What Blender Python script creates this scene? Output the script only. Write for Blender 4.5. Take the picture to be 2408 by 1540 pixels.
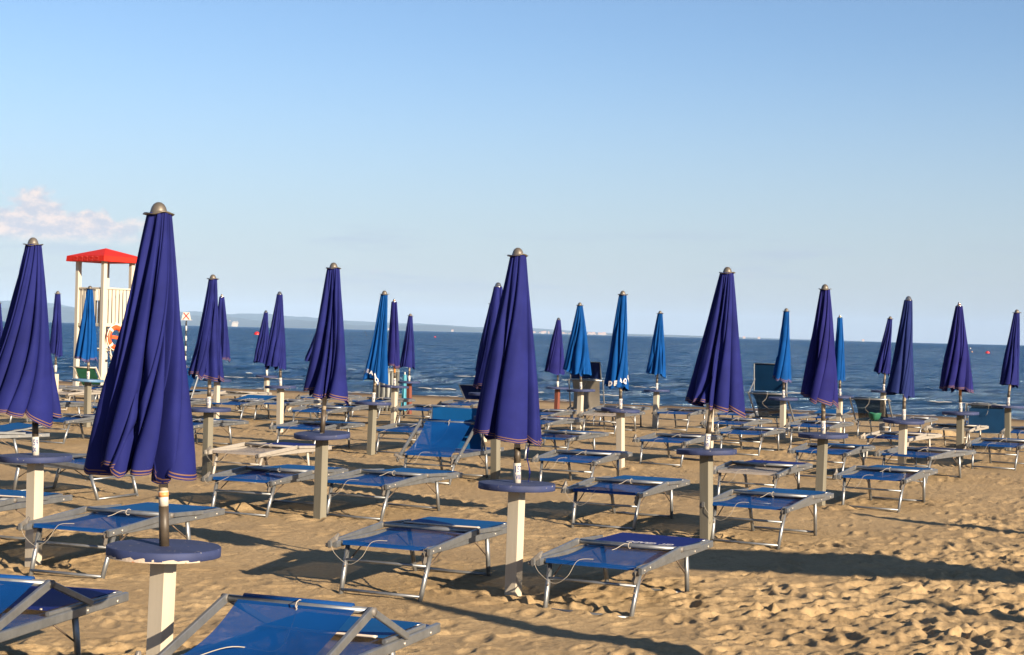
import bpy, bmesh, math, random
import numpy as np
from mathutils import Vector, Matrix
R = math.radians
for o in list(bpy.data.objects): bpy.data.objects.remove(o)
S = bpy.context.scene
COL = S.collection
# ------------------------------------------------------------------ camera
CAMH = 1.78
cam = bpy.data.cameras.new('camera')
cam.sensor_width = 36; cam.lens = 3700/2408*36
cam.clip_start = 0.1; cam.clip_end = 90000
co = bpy.data.objects.new('camera', cam); COL.objects.link(co)
co.matrix_world = Matrix.Translation((0, 0, CAMH)) @ Matrix.Rotation(R(90+0.197), 4, 'X') @ Matrix.Rotation(R(1.365), 4, 'Z')
S.camera = co
# ------------------------------------------------------------------ light
SUN_EL, SUN_AZ = R(18.5), math.atan2(0.68, -0.73)      # azimuth clockwise from +Y
sd = Vector((math.sin(SUN_AZ)*math.cos(SUN_EL), math.cos(SUN_AZ)*math.cos(SUN_EL), math.sin(SUN_EL)))
sl = bpy.data.lights.new('sun', 'SUN'); sl.energy = 5.0; sl.angle = R(0.53); sl.color = (1.0, 0.82, 0.60)
so = bpy.data.objects.new('sun', sl); COL.objects.link(so)
so.rotation_euler = sd.to_track_quat('Z', 'Y').to_euler(); so.location = (20, -20, 12)
S.view_settings.view_transform = 'Standard'; S.view_settings.look = 'None'
S.view_settings.exposure = 1.47; S.view_settings.gamma = 1
W = bpy.data.worlds.new('World'); S.world = W; W.use_nodes = True
nt = W.node_tree; nt.nodes.clear()
def N(t, ty, **kw):
    n = t.nodes.new(ty)
    for k, v in kw.items():
        if k.startswith('i_'):
            n.inputs[k[2:].replace('_', ' ')].default_value = v
        else: setattr(n, k, v)
    return n
def mathn(t, op, a, b=None, clamp=False):
    n = t.nodes.new('ShaderNodeMath'); n.operation = op; n.use_clamp = clamp
    for i, v in enumerate((a, b)):
        if v is None: continue
        if isinstance(v, (int, float)): n.inputs[i].default_value = v
        else: t.links.new(v, n.inputs[i])
    return n.outputs[0]
def ramp(t, fac, stops, interp='LINEAR'):
    n = t.nodes.new('ShaderNodeValToRGB'); n.color_ramp.interpolation = interp
    e = n.color_ramp.elements
    while len(e) < len(stops): e.new(0.5)
    for q, (p, c) in zip(e, stops):
        q.position = p; q.color = (*c, 1) if len(c) == 3 else c
    t.links.new(fac, n.inputs[0]); return n.outputs[0]
def mixc(t, fac, a, b, bt='MIX'):
    n = t.nodes.new('ShaderNodeMix'); n.data_type = 'RGBA'; n.blend_type = bt
    for i, v in ((0, fac), (6, a), (7, b)):
        if isinstance(v, (int, float)): n.inputs[i].default_value = v
        elif isinstance(v, tuple): n.inputs[i].default_value = (*v, 1)
        else: t.links.new(v, n.inputs[i])
    return n.outputs[2]
def sstep(t, v, a, b):
    n = t.nodes.new('ShaderNodeMapRange'); n.interpolation_type = 'SMOOTHSTEP'
    n.inputs[1].default_value = a; n.inputs[2].default_value = b
    t.links.new(v, n.inputs[0]); return n.outputs[0]
sky = N(nt, 'ShaderNodeTexSky', sky_type='NISHITA', sun_disc=False, sun_elevation=SUN_EL, sun_rotation=SUN_AZ,
        altitude=0, air_density=1.0, dust_density=0.25, ozone_density=3.5)
tc = N(nt, 'ShaderNodeTexCoord')
sep = N(nt, 'ShaderNodeSeparateXYZ'); nt.links.new(tc.outputs['Generated'], sep.inputs[0])
ysafe = mathn(nt, 'MAXIMUM', sep.outputs[1], 0.05)
u = mathn(nt, 'DIVIDE', sep.outputs[0], ysafe); v = mathn(nt, 'DIVIDE', sep.outputs[2], ysafe)
front = sstep(nt, sep.outputs[1], 0.3, 0.6)
def uvn(su, sv, scale, det, rough, off=0.0, dist=0.0):
    c = N(nt, 'ShaderNodeCombineXYZ', i_Z=off)
    nt.links.new(mathn(nt, 'MULTIPLY', u, su), c.inputs[0]); nt.links.new(mathn(nt, 'MULTIPLY', v, sv), c.inputs[1])
    n = N(nt, 'ShaderNodeTexNoise', i_Scale=scale, i_Detail=det, i_Roughness=rough, i_Distortion=dist)
    nt.links.new(c.outputs[0], n.inputs['Vector']); return n.outputs[0]
# cumulus bank low on the left: billowy tops, flat base, thinning to the right
n1 = uvn(1, 1.5, 34, 9, 0.60, 3.7, 0.25)
n2 = uvn(1, 1.6, 90, 6, 0.6, 9.1)
top = mathn(nt, 'SUBTRACT', 0.0755, mathn(nt, 'MULTIPLY', mathn(nt, 'MAXIMUM', mathn(nt, 'ADD', u, 0.30), 0.0), 0.24))
hgt = mathn(nt, 'ADD', mathn(nt, 'SUBTRACT', top, v), mathn(nt, 'MULTIPLY', mathn(nt, 'SUBTRACT', n1, 0.5), 0.062))
body = sstep(nt, hgt, -0.007, 0.003)
base = sstep(nt, mathn(nt, 'ADD', v, mathn(nt, 'MULTIPLY', n2, 0.004)), 0.050, 0.060)
left = mathn(nt, 'SUBTRACT', 1.0, sstep(nt, u, -0.255, -0.205))
cm = mathn(nt, 'MULTIPLY', mathn(nt, 'MULTIPLY', body, base), left)
cm = mathn(nt, 'MULTIPLY', cm, sstep(nt, n1, 0.10, 0.34))
# thin lilac streaks and small pink wisps low in the sky
n3 = uvn(1, 9, 9, 5, 0.55, 1.3)
st = mathn(nt, 'MULTIPLY', sstep(nt, n3, 0.52, 0.72), mathn(nt, 'MULTIPLY', sstep(nt, v, 0.015, 0.035), mathn(nt, 'SUBTRACT', 1.0, sstep(nt, v, 0.055, 0.075))))
n4 = uvn(1, 2.2, 26, 6, 0.6, 5.5)
wp = mathn(nt, 'MULTIPLY', sstep(nt, n4, 0.60, 0.76), mathn(nt, 'MULTIPLY', sstep(nt, v, 0.012, 0.022), mathn(nt, 'SUBTRACT', 1.0, sstep(nt, v, 0.034, 0.05))))
SKY_S = 0.050
lit = mixc(nt, sstep(nt, n2, 0.38, 0.68), (4.5, 4.7, 5.3), (7.2, 6.1, 5.6))
skyc = mixc(nt, mathn(nt, 'MULTIPLY', mathn(nt, 'SUBTRACT', 1.0, sstep(nt, sep.outputs[2], -0.02, 0.20)), 0.85), mixc(nt, 1.0, sky.outputs[0], (1.03, 1.01, 1.06), 'MULTIPLY'), (3.62, 4.02, 4.58))
c0 = mixc(nt, mathn(nt, 'MULTIPLY', mathn(nt, 'MULTIPLY', st, 0.40), front), skyc, (3.4, 3.9, 5.0))
c0 = mixc(nt, mathn(nt, 'MULTIPLY', mathn(nt, 'MULTIPLY', wp, 0.40), front), c0, (4.9, 4.4, 4.7))
c0 = mixc(nt, mathn(nt, 'MULTIPLY', mathn(nt, 'MULTIPLY', cm, 0.95), front), c0, lit)
bg = N(nt, 'ShaderNodeBackground'); bg.inputs[1].default_value = SKY_S
nt.links.new(c0, bg.inputs[0])
wo = N(nt, 'ShaderNodeOutputWorld'); nt.links.new(bg.outputs[0], wo.inputs[0])

# ------------------------------------------------------------------ materials
MAT = {}
def mat(name, color, rough=0.6, metal=0.0, var=0.0, vscale=8, bump=0.0, bscale=60, bdist=0.002, chips=None, sheen=0.0, spec=0.5, trans=0.0, weave=None, grain=False, chipth=0.68, chipscale=40):
    if name in MAT: return MAT[name]
    m = bpy.data.materials.new(name); m.use_nodes = True; t = m.node_tree
    p = t.nodes['Principled BSDF']; p.inputs['Roughness'].default_value = rough; p.inputs['Metallic'].default_value = metal
    p.inputs['Specular IOR Level'].default_value = spec
    tc = N(t, 'ShaderNodeTexCoord'); oi = N(t, 'ShaderNodeObjectInfo')
    vec = N(t, 'ShaderNodeVectorMath', operation='ADD'); t.links.new(tc.outputs['Object'], vec.inputs[0])
    sc = N(t, 'ShaderNodeVectorMath', operation='SCALE'); sc.inputs[0].default_value = (37, 11, 23); t.links.new(oi.outputs['Random'], sc.inputs['Scale'])
    t.links.new(sc.outputs[0], vec.inputs[1]); vo = vec.outputs[0]
    if grain:
        mp = N(t, 'ShaderNodeMapping'); mp.inputs['Scale'].default_value = (1, 1, 0.08); t.links.new(vo, mp.inputs[0]); vo2 = mp.outputs[0]
    else: vo2 = vo
    n = N(t, 'ShaderNodeTexNoise', i_Scale=vscale, i_Detail=6, i_Roughness=0.6); t.links.new(vo2, n.inputs['Vector'])
    a = tuple(c*(1-var) for c in color); b = tuple(min(1, c*(1+var)) for c in color)
    col = ramp(t, n.outputs[0], [(0.3, a), (0.7, b)])
    if chips:
        n2 = N(t, 'ShaderNodeTexNoise', i_Scale=chipscale, i_Detail=5, i_Roughness=0.65); t.links.new(vo, n2.inputs['Vector'])
        col = mixc(t, sstep(t, n2.outputs[0], chipth, chipth+0.03), col, chips)
    t.links.new(col, p.inputs['Base Color'])
    if sheen:
        p.inputs['Sheen Weight'].default_value = sheen; p.inputs['Sheen Roughness'].default_value = 0.5; p.inputs['Sheen Tint'].default_value = (*[min(1, c*4) for c in color], 1)
    if bump:
        nb = N(t, 'ShaderNodeTexNoise', i_Scale=bscale, i_Detail=4); t.links.new(vo2, nb.inputs['Vector'])
        bp = N(t, 'ShaderNodeBump', i_Strength=bump, i_Distance=bdist); t.links.new(nb.outputs[0], bp.inputs['Height']); t.links.new(bp.outputs[0], p.inputs['Normal'])
    if weave:
        # open woven mesh: tiny holes on a real grid in the cloth
        w = N(t, 'ShaderNodeTexWave', i_Scale=weave, i_Distortion=0.0); w.bands_direction = 'X'; t.links.new(tc.outputs['Object'], w.inputs['Vector'])
        w2 = N(t, 'ShaderNodeTexWave', i_Scale=weave, i_Distortion=0.0); w2.bands_direction = 'Y'; t.links.new(tc.outputs['Object'], w2.inputs['Vector'])
        hole = mathn(t, 'MULTIPLY', mathn(t, 'GREATER_THAN', w.outputs[0], 0.42), mathn(t, 'GREATER_THAN', w2.outputs[0], 0.42))
        tr = N(t, 'ShaderNodeBsdfTransparent'); mx = N(t, 'ShaderNodeMixShader')
        t.links.new(mathn(t, 'MULTIPLY', hole, trans), mx.inputs[0]); t.links.new(p.outputs[0], mx.inputs[1]); t.links.new(tr.outputs[0], mx.inputs[2])
        t.links.new(mx.outputs[0], t.nodes['Material Output'].inputs['Surface'])
    MAT[name] = m; return m
mat('canopy_navy', (0.0100, 0.0130, 0.088), 0.75, var=0.20, vscale=4, bump=0.25, bscale=500, bdist=0.0006, sheen=0.0, spec=0.06)
mat('canopy_indigo', (0.0110, 0.0120, 0.088), 0.75, var=0.20, vscale=4, bump=0.25, bscale=500, bdist=0.0006, sheen=0.0, spec=0.06)
mat('canopy_deep', (0.0100, 0.0170, 0.082), 0.75, var=0.20, vscale=4, bump=0.25, bscale=500, bdist=0.0006, sheen=0.0, spec=0.06)
mat('canopy_royal', (0.002, 0.042, 0.170), 0.75, var=0.20, vscale=4, bump=0.25, bscale=500, bdist=0.0006, sheen=0.0, spec=0.06)
mat('stitch', (0.115, 0.055, 0.034), 0.8)
mat('cap_metal', (0.155, 0.135, 0.11), 0.42, 0.55, var=0.2, vscale=20)
mat('cap_shiny', (0.40, 0.37, 0.33), 0.22, 0.9, var=0.1)
mat('pole_cream', (0.34, 0.28, 0.20), 0.55, var=0.12, vscale=14, chips=(0.25, 0.15, 0.08), chipth=0.72)
mat('pole_orange', (0.48, 0.19, 0.04), 0.5, var=0.15, vscale=14)
mat('sleeve', (0.050, 0.038, 0.026), 0.5, 0.0, var=0.45, vscale=10)
mat('plate_white', (0.46, 0.43, 0.38), 0.5, var=0.05)
mat('plate_text', (0.03, 0.045, 0.16), 0.6)
mat('sticker_orange', (0.50, 0.22, 0.08), 0.5)
mat('post_cream', (0.36, 0.32, 0.255), 0.7, var=0.10, vscale=9, grain=True, bump=0.3, bscale=60, chips=(0.34, 0.27, 0.19), chipth=0.70, chipscale=14)
mat('post_grey', (0.135, 0.125, 0.095), 0.75, var=0.16, vscale=9, grain=True, bump=0.35, bscale=60, chips=(0.2, 0.16, 0.11), chipth=0.68, chipscale=14)
mat('post_rust', (0.13, 0.035, 0.02), 0.7, var=0.15, vscale=9, grain=True, bump=0.3)
mat('table_blue', (0.014, 0.024, 0.080), 0.75, var=0.25, vscale=6, bump=0.35, bscale=50, bdist=0.002, chips=(0.24, 0.22, 0.22), chipth=0.65, chipscale=34)
mat('table_light', (0.05, 0.12, 0.22), 0.55, var=0.25, vscale=6, bump=0.3, bscale=50, bdist=0.002, chips=(0.5, 0.4, 0.3), chipth=0.62, chipscale=22)
mat('plaster', (0.36, 0.30, 0.24), 0.9, var=0.15, chips=(0.40, 0.12, 0.03), chipth=0.60, chipscale=26, bump=0.6, bscale=50, bdist=0.006)
mat('alu', (0.215, 0.225, 0.235), 0.40, 0.7, var=0.16, vscale=16, bump=0.12, bscale=90, bdist=0.001)
mat('alu_cream', (0.30, 0.275, 0.24), 0.5, 0.25, var=0.1, vscale=16)
mat('brace_dark', (0.16, 0.12, 0.09), 0.5, 0.6, var=0.3)
mat('bolt', (0.42, 0.38, 0.33), 0.4, 0.5)
mat('hinge', (0.11, 0.10, 0.09), 0.55, 0.0, var=0.25, vscale=25)
mat('hinge_cream', (0.36, 0.30, 0.24), 0.55, 0.0, var=0.15)
mat('cord', (0.30, 0.265, 0.22), 0.9, var=0.1)
mat('sling_blue', (0.002, 0.042, 0.170), 0.6, var=0.10, vscale=5, bump=0.35, bscale=420, bdist=0.001, spec=0.1, trans=0.40, weave=95)
mat('sling_white', (0.27, 0.235, 0.205), 0.7, var=0.10, vscale=5, bump=0.5, bscale=300, bdist=0.001, trans=0.8, weave=60)
mat('sling_grey', (0.17, 0.15, 0.12), 0.7, var=0.12, vscale=5)
mat('panel_blue', (0.003, 0.060, 0.190), 0.65, var=0.10, vscale=4, bump=0.25, bscale=400, bdist=0.001, spec=0.1)
mat('panel_indigo', (0.006, 0.014, 0.115), 0.65, var=0.12, vscale=4, bump=0.25, bscale=400, bdist=0.001, spec=0.1)
mat('panel_navy', (0.005, 0.014, 0.065), 0.65, var=0.12, vscale=4, bump=0.25, bscale=400, bdist=0.001, spec=0.1)
mat('panel_teal', (0.002, 0.022, 0.062), 0.65, var=0.15, vscale=4, bump=0.25, bscale=400, bdist=0.001, spec=0.1)
mat('piping', (0.50, 0.43, 0.36), 0.7)
mat('print_white', (0.45, 0.43, 0.43), 0.7)
mat('tower_white', (0.40, 0.365, 0.30), 0.6, var=0.06, vscale=6, grain=True)
mat('tower_red', (0.45, 0.018, 0.010), 0.65, spec=0.15, var=0.08, vscale=4)
mat('tower_redline', (0.42, 0.06, 0.05), 0.5)
mat('foot_grey', (0.34, 0.33, 0.31), 0.7)
mat('ring_orange', (0.48, 0.065, 0.012), 0.5, var=0.06)
mat('ring_white', (0.75, 0.62, 0.52), 0.6)
mat('sling_dark', (0.003, 0.016, 0.030), 0.6, spec=0.1, var=0.15, vscale=5, trans=0.4, weave=70)
mat('green_cloth', (0.003, 0.085, 0.045), 0.7, var=0.15)
mat('black', (0.012, 0.012, 0.014), 0.5)
mat('buoy_red', (0.45, 0.012, 0.012), 0.4)
mat('bin_dark', (0.09, 0.095, 0.09), 0.6, var=0.2)
mat('bag_film', (0.25, 0.27, 0.27), 0.15, spec=0.8)
mat('cyan_cloth', (0.03, 0.20, 0.28), 0.6)
mat('far_wall', (0.30, 0.24, 0.20), 0.8, var=0.2)
mat('far_roof', (0.45, 0.22, 0.15), 0.8)
mat('cliff', (0.32, 0.27, 0.20), 0.9, var=0.2, vscale=0.02)
# ------------------------------------------------------------------ helpers
def tag(o, label=None, cat=None, group=None, kind=None):
    if label: o['label'] = label
    if cat: o['category'] = cat
    if group: o['group'] = group
    if kind: o['kind'] = kind
    return o
def empty(name, loc=(0, 0, 0), rz=0.0):
    o = bpy.data.objects.new(name, None); o.empty_display_size = 0.1
    o.location = loc; o.rotation_euler = (0, 0, rz); COL.objects.link(o); return o
class MB:
    """collects shapes, builds ONE mesh object"""
    def __init__(s): s.v = []; s.f = []; s.sm = []
    def add(s, vs, fs, smooth=False):
        n = len(s.v); s.v += [tuple(p) for p in vs]; s.f += [tuple(i+n for i in f) for f in fs]; s.sm += [smooth]*len(fs); return s
    def box(s, c, d, rz=0.0, M=None):
        hx, hy, hz = d[0]/2, d[1]/2, d[2]/2
        vs = [Vector((x, y, z)) for x in (-hx, hx) for y in (-hy, hy) for z in (-hz, hz)]
        m = M if M is not None else Matrix.Translation(c) @ Matrix.Rotation(rz, 4, 'Z')
        vs = [m @ p for p in vs]
        return s.add(vs, [(0, 1, 3, 2), (4, 6, 7, 5), (0, 4, 5, 1), (2, 3, 7, 6), (0, 2, 6, 4), (1, 5, 7, 3)])
    def sweep(s, pts, prof, up=Vector((0, 0, 1)), closed=False, cap=True, smooth=False, scales=None):
        pts = [Vector(p) for p in pts]; n = len(pts); k = len(prof); vs = []
        for i, p in enumerate(pts):
            if closed: d = pts[(i+1) % n]-pts[i-1]
            else: d = pts[min(i+1, n-1)]-pts[max(i-1, 0)]
            d.normalize(); a = d.cross(up)
            if a.length < 1e-4: a = d.cross(Vector((0, 1, 0)))
            a.normalize(); b = a.cross(d)
            q = scales[i] if scales else 1.0
            vs += [p+a*x*q+b*z*q for x, z in prof]
        fs = []
        for i in range(n if closed else n-1):
            j = (i+1) % n
            fs += [(i*k+m, i*k+(m+1) % k, j*k+(m+1) % k, j*k+m) for m in range(k)]
        if cap and not closed: fs += [tuple(reversed(range(k))), tuple(range((n-1)*k, n*k))]
        return s.add(vs, fs, smooth)
    def tube(s, pts, r, k=8, closed=False, scales=None, up=Vector((0, 0, 1))):
        return s.sweep(pts, [(r*math.cos(2*math.pi*i/k), r*math.sin(2*math.pi*i/k)) for i in range(k)], closed=closed, smooth=True, scales=scales, up=up)
    def bar(s, p, q, w, h, up=Vector((0, 0, 1)), ch=0.18):
        c = min(w, h)*ch
        prof = [(-w/2+c, -h/2), (w/2-c, -h/2), (w/2, -h/2+c), (w/2, h/2-c), (w/2-c, h/2), (-w/2+c, h/2), (-w/2, h/2-c), (-w/2, -h/2+c)]
        return s.sweep([p, q], prof, up=up)
    def lathe(s, prof, c=(0, 0, 0), k=24, wob=None, smooth=True):
        vs = []; c = Vector(c)
        for (r, z) in prof:
            for i in range(k):
                a = 2*math.pi*i/k; w = wob(a, r, z) if wob else (0, 0)
                vs.append(c+Vector(((r+w[0])*math.cos(a), (r+w[0])*math.sin(a), z+w[1])))
        fs = [(i*k+m, i*k+(m+1) % k, (i+1)*k+(m+1) % k, (i+1)*k+m) for i in range(len(prof)-1) for m in range(k)]
        return s.add(vs, fs, smooth)
    def mesh(s, name, m):
        me = bpy.data.meshes.new(name); me.from_pydata(s.v, [], s.f)
        me.polygons.foreach_set('use_smooth', s.sm); me.materials.append(MAT[m]); me.update(); return me
    def build(s, name, m, parent=None, loc=None):
        o = bpy.data.objects.new(name, s.mesh(name, m)); COL.objects.link(o)
        if parent: o.parent = parent
        if loc: o.location = loc
        return o
def copy_tree(o, parent=None):
    c = o.copy(); COL.objects.link(c); c.parent = parent
    for ch in list(o.children): copy_tree(ch, c)
    return c
def grid_mesh(name, V, nr, nc, material, smooth=True):
    """V: (nr*nc,3) array -> mesh, fast"""
    me = bpy.data.meshes.new(name)
    me.vertices.add(nr*nc); me.vertices.foreach_set('co', V.astype(np.float32).ravel())
    i = np.arange(nr-1)[:, None]*nc+np.arange(nc-1)[None, :]
    q = np.stack([i, i+1, i+nc+1, i+nc], -1).reshape(-1, 4)
    nf = len(q); me.loops.add(nf*4); me.loops.foreach_set('vertex_index', q.astype(np.int32).ravel())
    me.polygons.add(nf); me.polygons.foreach_set('loop_start', np.arange(0, nf*4, 4, dtype=np.int32))
    me.polygons.foreach_set('loop_total', np.full(nf, 4, dtype=np.int32))
    me.polygons.foreach_set('use_smooth', np.full(nf, smooth))
    me.materials.append(material); me.update(calc_edges=True); return me
_rs = np.random.RandomState(5); _P = _rs.permutation(256); _P = np.concatenate([_P, _P, _P]); _G = _rs.uniform(0, 2*np.pi, 256); _GX, _GY = np.cos(_G), np.sin(_G)
def perlin(x, y):
    xi = np.floor(x).astype(int); yi = np.floor(y).astype(int); xf = x-xi; yf = y-yi; xi &= 255; yi &= 255
    uu = xf*xf*xf*(xf*(xf*6-15)+10); vv = yf*yf*yf*(yf*(yf*6-15)+10)
    def g(a, b, dx, dy):
        h = _P[_P[a]+b]; return _GX[h]*dx+_GY[h]*dy
    a = g(xi, yi, xf, yf); b = g(xi+1, yi, xf-1, yf); c = g(xi, yi+1, xf, yf-1); d = g(xi+1, yi+1, xf-1, yf-1)
    return (a*(1-uu)+b*uu)*(1-vv)+(c*(1-uu)+d*uu)*vv*1.0
def fbm(x, y, o=4, g=0.5, l=2.03):
    s = 0; a = 1.0
    for i in range(o): s = s+a*perlin(x+17.3*i, y-9.1*i); a *= g; x = x*l; y = y*l
    return s
def npss(v, a, b):
    t = np.clip((v-a)/(b-a), 0, 1); return t*t*(3-2*t)

# ------------------------------------------------------------------ ground profile
WATER = -0.50
def ground(x, y):
    s = (54.3-0.38*np.asarray(x, float)-np.asarray(y, float))*0.935
    z = -0.2*(1-npss(s, 16.0, 23.0))
    z = z-0.3*(1-np.clip(s/16.0, 0, 1))-np.maximum(-s, 0)*0.06
    return np.maximum(z, -3.0)
def gz(x, y): return float(ground(x, y))
# heightmap with footprints, clods and ripples
HX0, HX1, HY0, HY1, HS = -12.5, 12.5, 6.0, 37.0, 0.015
nxh, nyh = int((HX1-HX0)/HS)+1, int((HY1-HY0)/HS)+1
gx, gy = np.meshgrid(HX0+np.arange(nxh)*HS, HY0+np.arange(nyh)*HS)
gx = gx.astype(np.float32); gy = gy.astype(np.float32)
H = (0.030*fbm(gx*0.55, gy*0.55, 2)).astype(np.float32)
tramp = npss(gx*0.75-(gy-9)*0.42+0.9*fbm(gx*0.4, gy*0.4, 2), -0.3, 1.6)
tramp = np.maximum(tramp, 0.21+0.45*npss(fbm(gx*0.35+7, gy*0.35, 2), -0.05, 0.35)).astype(np.float32)
mid = fbm(gx*2.4, gy*2.4+3, 3).astype(np.float32)
H += 0.011*tramp*mid
cl = fbm(gx*7, gy*7, 3, 0.6).astype(np.float32)
H += 0.010*tramp*np.maximum(cl-0.10, 0)+0.005*cl*(0.35+tramp)
c9 = fbm(gx*15, gy*15, 2, 0.6).astype(np.float32)
H += 0.010*(0.35+0.7*tramp)*np.maximum(c9-0.16, 0)+0.003*np.abs(c9); del c9
rr = np.random.RandomState(11)
def splat(cx, cy, a, b, d, th, rim=0.4):
    rad = a*2.1; i0 = int((cx-rad-HX0)/HS); i1 = int((cx+rad-HX0)/HS)+1; j0 = int((cy-rad-HY0)/HS); j1 = int((cy+rad-HY0)/HS)+1
    if i0 < 0 or j0 < 0 or i1 >= nxh or j1 >= nyh: return
    X = gx[j0:j1, i0:i1]-cx; Y = gy[j0:j1, i0:i1]-cy; c, s = math.cos(th), math.sin(th)
    q = np.sqrt(((X*c+Y*s)/a)**2+((-X*s+Y*c)/b)**2)
    H[j0:j1, i0:i1] += -d*np.exp(-(q**3))+rim*d*np.exp(-((q-1.35)/0.38)**2)
for k in range(14000):
    y = 6.5+30*rr.rand()**1.3; x = (rr.rand()*2-1)*min(12.0, 0.40*y+1.2)
    tr = tramp[int(np.clip((y-HY0)/HS, 0, nyh-1)), int(np.clip((x-HX0)/HS, 0, nxh-1))]
    if rr.rand() > tr*1.05: continue
    sz = rr.uniform(0.6, 1.15)
    splat(x, y, 0.135*sz, 0.058*sz, rr.uniform(0.007, 0.024)*(0.45+0.55*tr), rr.uniform(0, 3.14), rr.uniform(0.3, 0.7))
for k in range(24000):       # small kicked-up clods
    y = 6.5+20*rr.rand(); x = (rr.rand()*2-1)*(0.36*y+0.8)
    tr = tramp[int(np.clip((y-HY0)/HS, 0, nyh-1)), int(np.clip((x-HX0)/HS, 0, nxh-1))]
    if rr.rand() > tr*0.9+0.12: continue
    r_ = rr.uniform(0.014, 0.040); splat(x, y, r_, r_*rr.uniform(0.6, 1), -rr.uniform(0.08, 0.26)*r_, rr.uniform(0, 3.14), 0.0)
for (x, y, a, d) in [(-3.3, 15.7, 0.34, 0.07), (-2.75, 15.5, 0.26, 0.06), (-3.0, 16.2, 0.3, 0.05), (4.4, 33.4, 0.5, 0.12), (3.6, 31.0, 0.5, 0.05), (9.0, 33.2, 0.45, 0.22), (0.75, 8.9, 0.5, 0.03)]:
    splat(x, y, a, a*0.8, -d, 0.3, 0.0)
for (x, y) in [(-1.59, 7.31), (-3.47, 11.54), (.06, 10.68), (1.72, 13.73), (-1.75, 14.71), (-3.6, 18.8), (3.35, 16.82), (5.08, 20.31), (6.58, 22.99), (8.25, 26.09), (-1.96, 22.49), (-.17, 18.78), (1.49, 21.26), (-3.89, 26.61), (1.29, 28.88), (4.87, 28.09)]:
    for q in range(9):      # heaped and trodden sand round each post
        a_ = rr.uniform(0, 6.28); d_ = rr.uniform(0.10, 0.34); w_ = rr.uniform(0.05, 0.12)
        splat(x+d_*math.cos(a_), y+d_*math.sin(a_), w_, w_*0.7, rr.choice([-1, -1, 1])*rr.uniform(0.012, 0.03), a_, 0.2)
def hsample(x, y):
    fx = np.clip((x-HX0)/HS, 0, nxh-1.001); fy = np.clip((y-HY0)/HS, 0, nyh-1.001)
    i = fx.astype(int); j = fy.astype(int); a = fx-i; b = fy-j
    v = H[j, i]*(1-a)*(1-b)+H[j, i+1]*a*(1-b)+H[j+1, i]*(1-a)*b+H[j+1, i+1]*a*b
    edge = np.minimum.reduce([npss(x, HX0, HX0+1), 1-npss(x, HX1-1, HX1), npss(y, HY0, HY0+0.6), 1-npss(y, HY1-3, HY1)])
    return v*edge
def fan(umax, du, uout, ys):
    u = list(np.arange(-umax, umax+1e-9, du)); e = []; q = umax; st = du*4
    while q < uout: st *= 1.25; q += st; e.append(q)
    u = np.array([-a for a in reversed(e)]+u+e); return u, np.array(ys)
ys = [1.0, 2.0, 3.0, 4.0, 5.0, 5.6]
while ys[-1] < 64: ys.append(ys[-1]+max(0.0125, ys[-1]**2/2800*0.55))
us, ys = fan(0.372, 0.00078, 3.2, ys)
Y, U_ = np.meshgrid(ys, us, indexing='ij'); X = U_*(Y+0.0)
lim = npss(np.abs(X), 60, 200)
Zs = ground(X, Y)+hsample(X, Y)+0.012*fbm(X*1.6, Y*1.6, 4)*npss(Y, 33, 37)
V = np.stack([X, Y, Zs], -1).reshape(-1, 3)
m = bpy.data.materials.new('sand'); m.use_nodes = True; t = m.node_tree; p = t.nodes['Principled BSDF']
p.inputs['Roughness'].default_value = 0.95; p.inputs['Specular IOR Level'].default_value = 0.12
ge = N(t, 'ShaderNodeNewGeometry'); sp = N(t, 'ShaderNodeSeparateXYZ'); t.links.new(ge.outputs['Position'], sp.inputs[0])
def wn(scale, det=5, rough=0.6):
    n = N(t, 'ShaderNodeTexNoise', i_Scale=scale, i_Detail=det, i_Roughness=rough); t.links.new(ge.outputs['Position'], n.inputs['Vector']); return n.outputs[0]
c1 = ramp(t, wn(0.8), [(0.3, (0.300, 0.214, 0.116)), (0.7, (0.385, 0.282, 0.158))])
c2 = mixc(t, mathn(t, 'MULTIPLY', sstep(t, wn(28, 6, 0.7), 0.35, 0.7), 0.45), c1, (0.195, 0.128, 0.064))
c3 = mixc(t, sstep(t, wn(75, 2, 0.5), 0.735, 0.75), c2, (0.45, 0.40, 0.31))       # bits of shell
sh = mathn(t, 'MULTIPLY', mathn(t, 'SUBTRACT', mathn(t, 'SUBTRACT', 54.3, mathn(t, 'MULTIPLY', sp.outputs[0], 0.38)), sp.outputs[1]), 0.935)
sh = mathn(t, 'ADD', sh, mathn(t, 'MULTIPLY', mathn(t, 'SUBTRACT', wn(0.5), 0.5), 3.0))
wet = mathn(t, 'SUBTRACT', 1.0, sstep(t, sh, 1.2, 5.0))
c4 = mixc(t, wet, c3, (0.12, 0.078, 0.042))
t.links.new(c4, p.inputs['Base Color'])
b0 = N(t, 'ShaderNodeBump', i_Strength=0.7, i_Distance=0.004); t.links.new(wn(130, 4, 0.7), b0.inputs['Height'])
bp = N(t, 'ShaderNodeBump', i_Strength=0.9, i_Distance=0.013); t.links.new(wn(34, 8, 0.74), bp.inputs['Height']); t.links.new(b0.outputs[0], bp.inputs['Normal']); t.links.new(bp.outputs[0], p.inputs['Normal'])
MAT['sand'] = m
sand = bpy.data.objects.new('sand', grid_mesh('sand', V, len(ys), len(us), m)); COL.objects.link(sand); tag(sand, kind='structure')
# plain sand behind the camera
bs = MB().add([(-400, -300, -0.03), (400, -300, -0.03), (400, 1.02, -0.03), (-400, 1.02, -0.03)], [(0, 1, 2, 3)]).build('sand', 'sand'); tag(bs, kind='structure')
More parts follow.
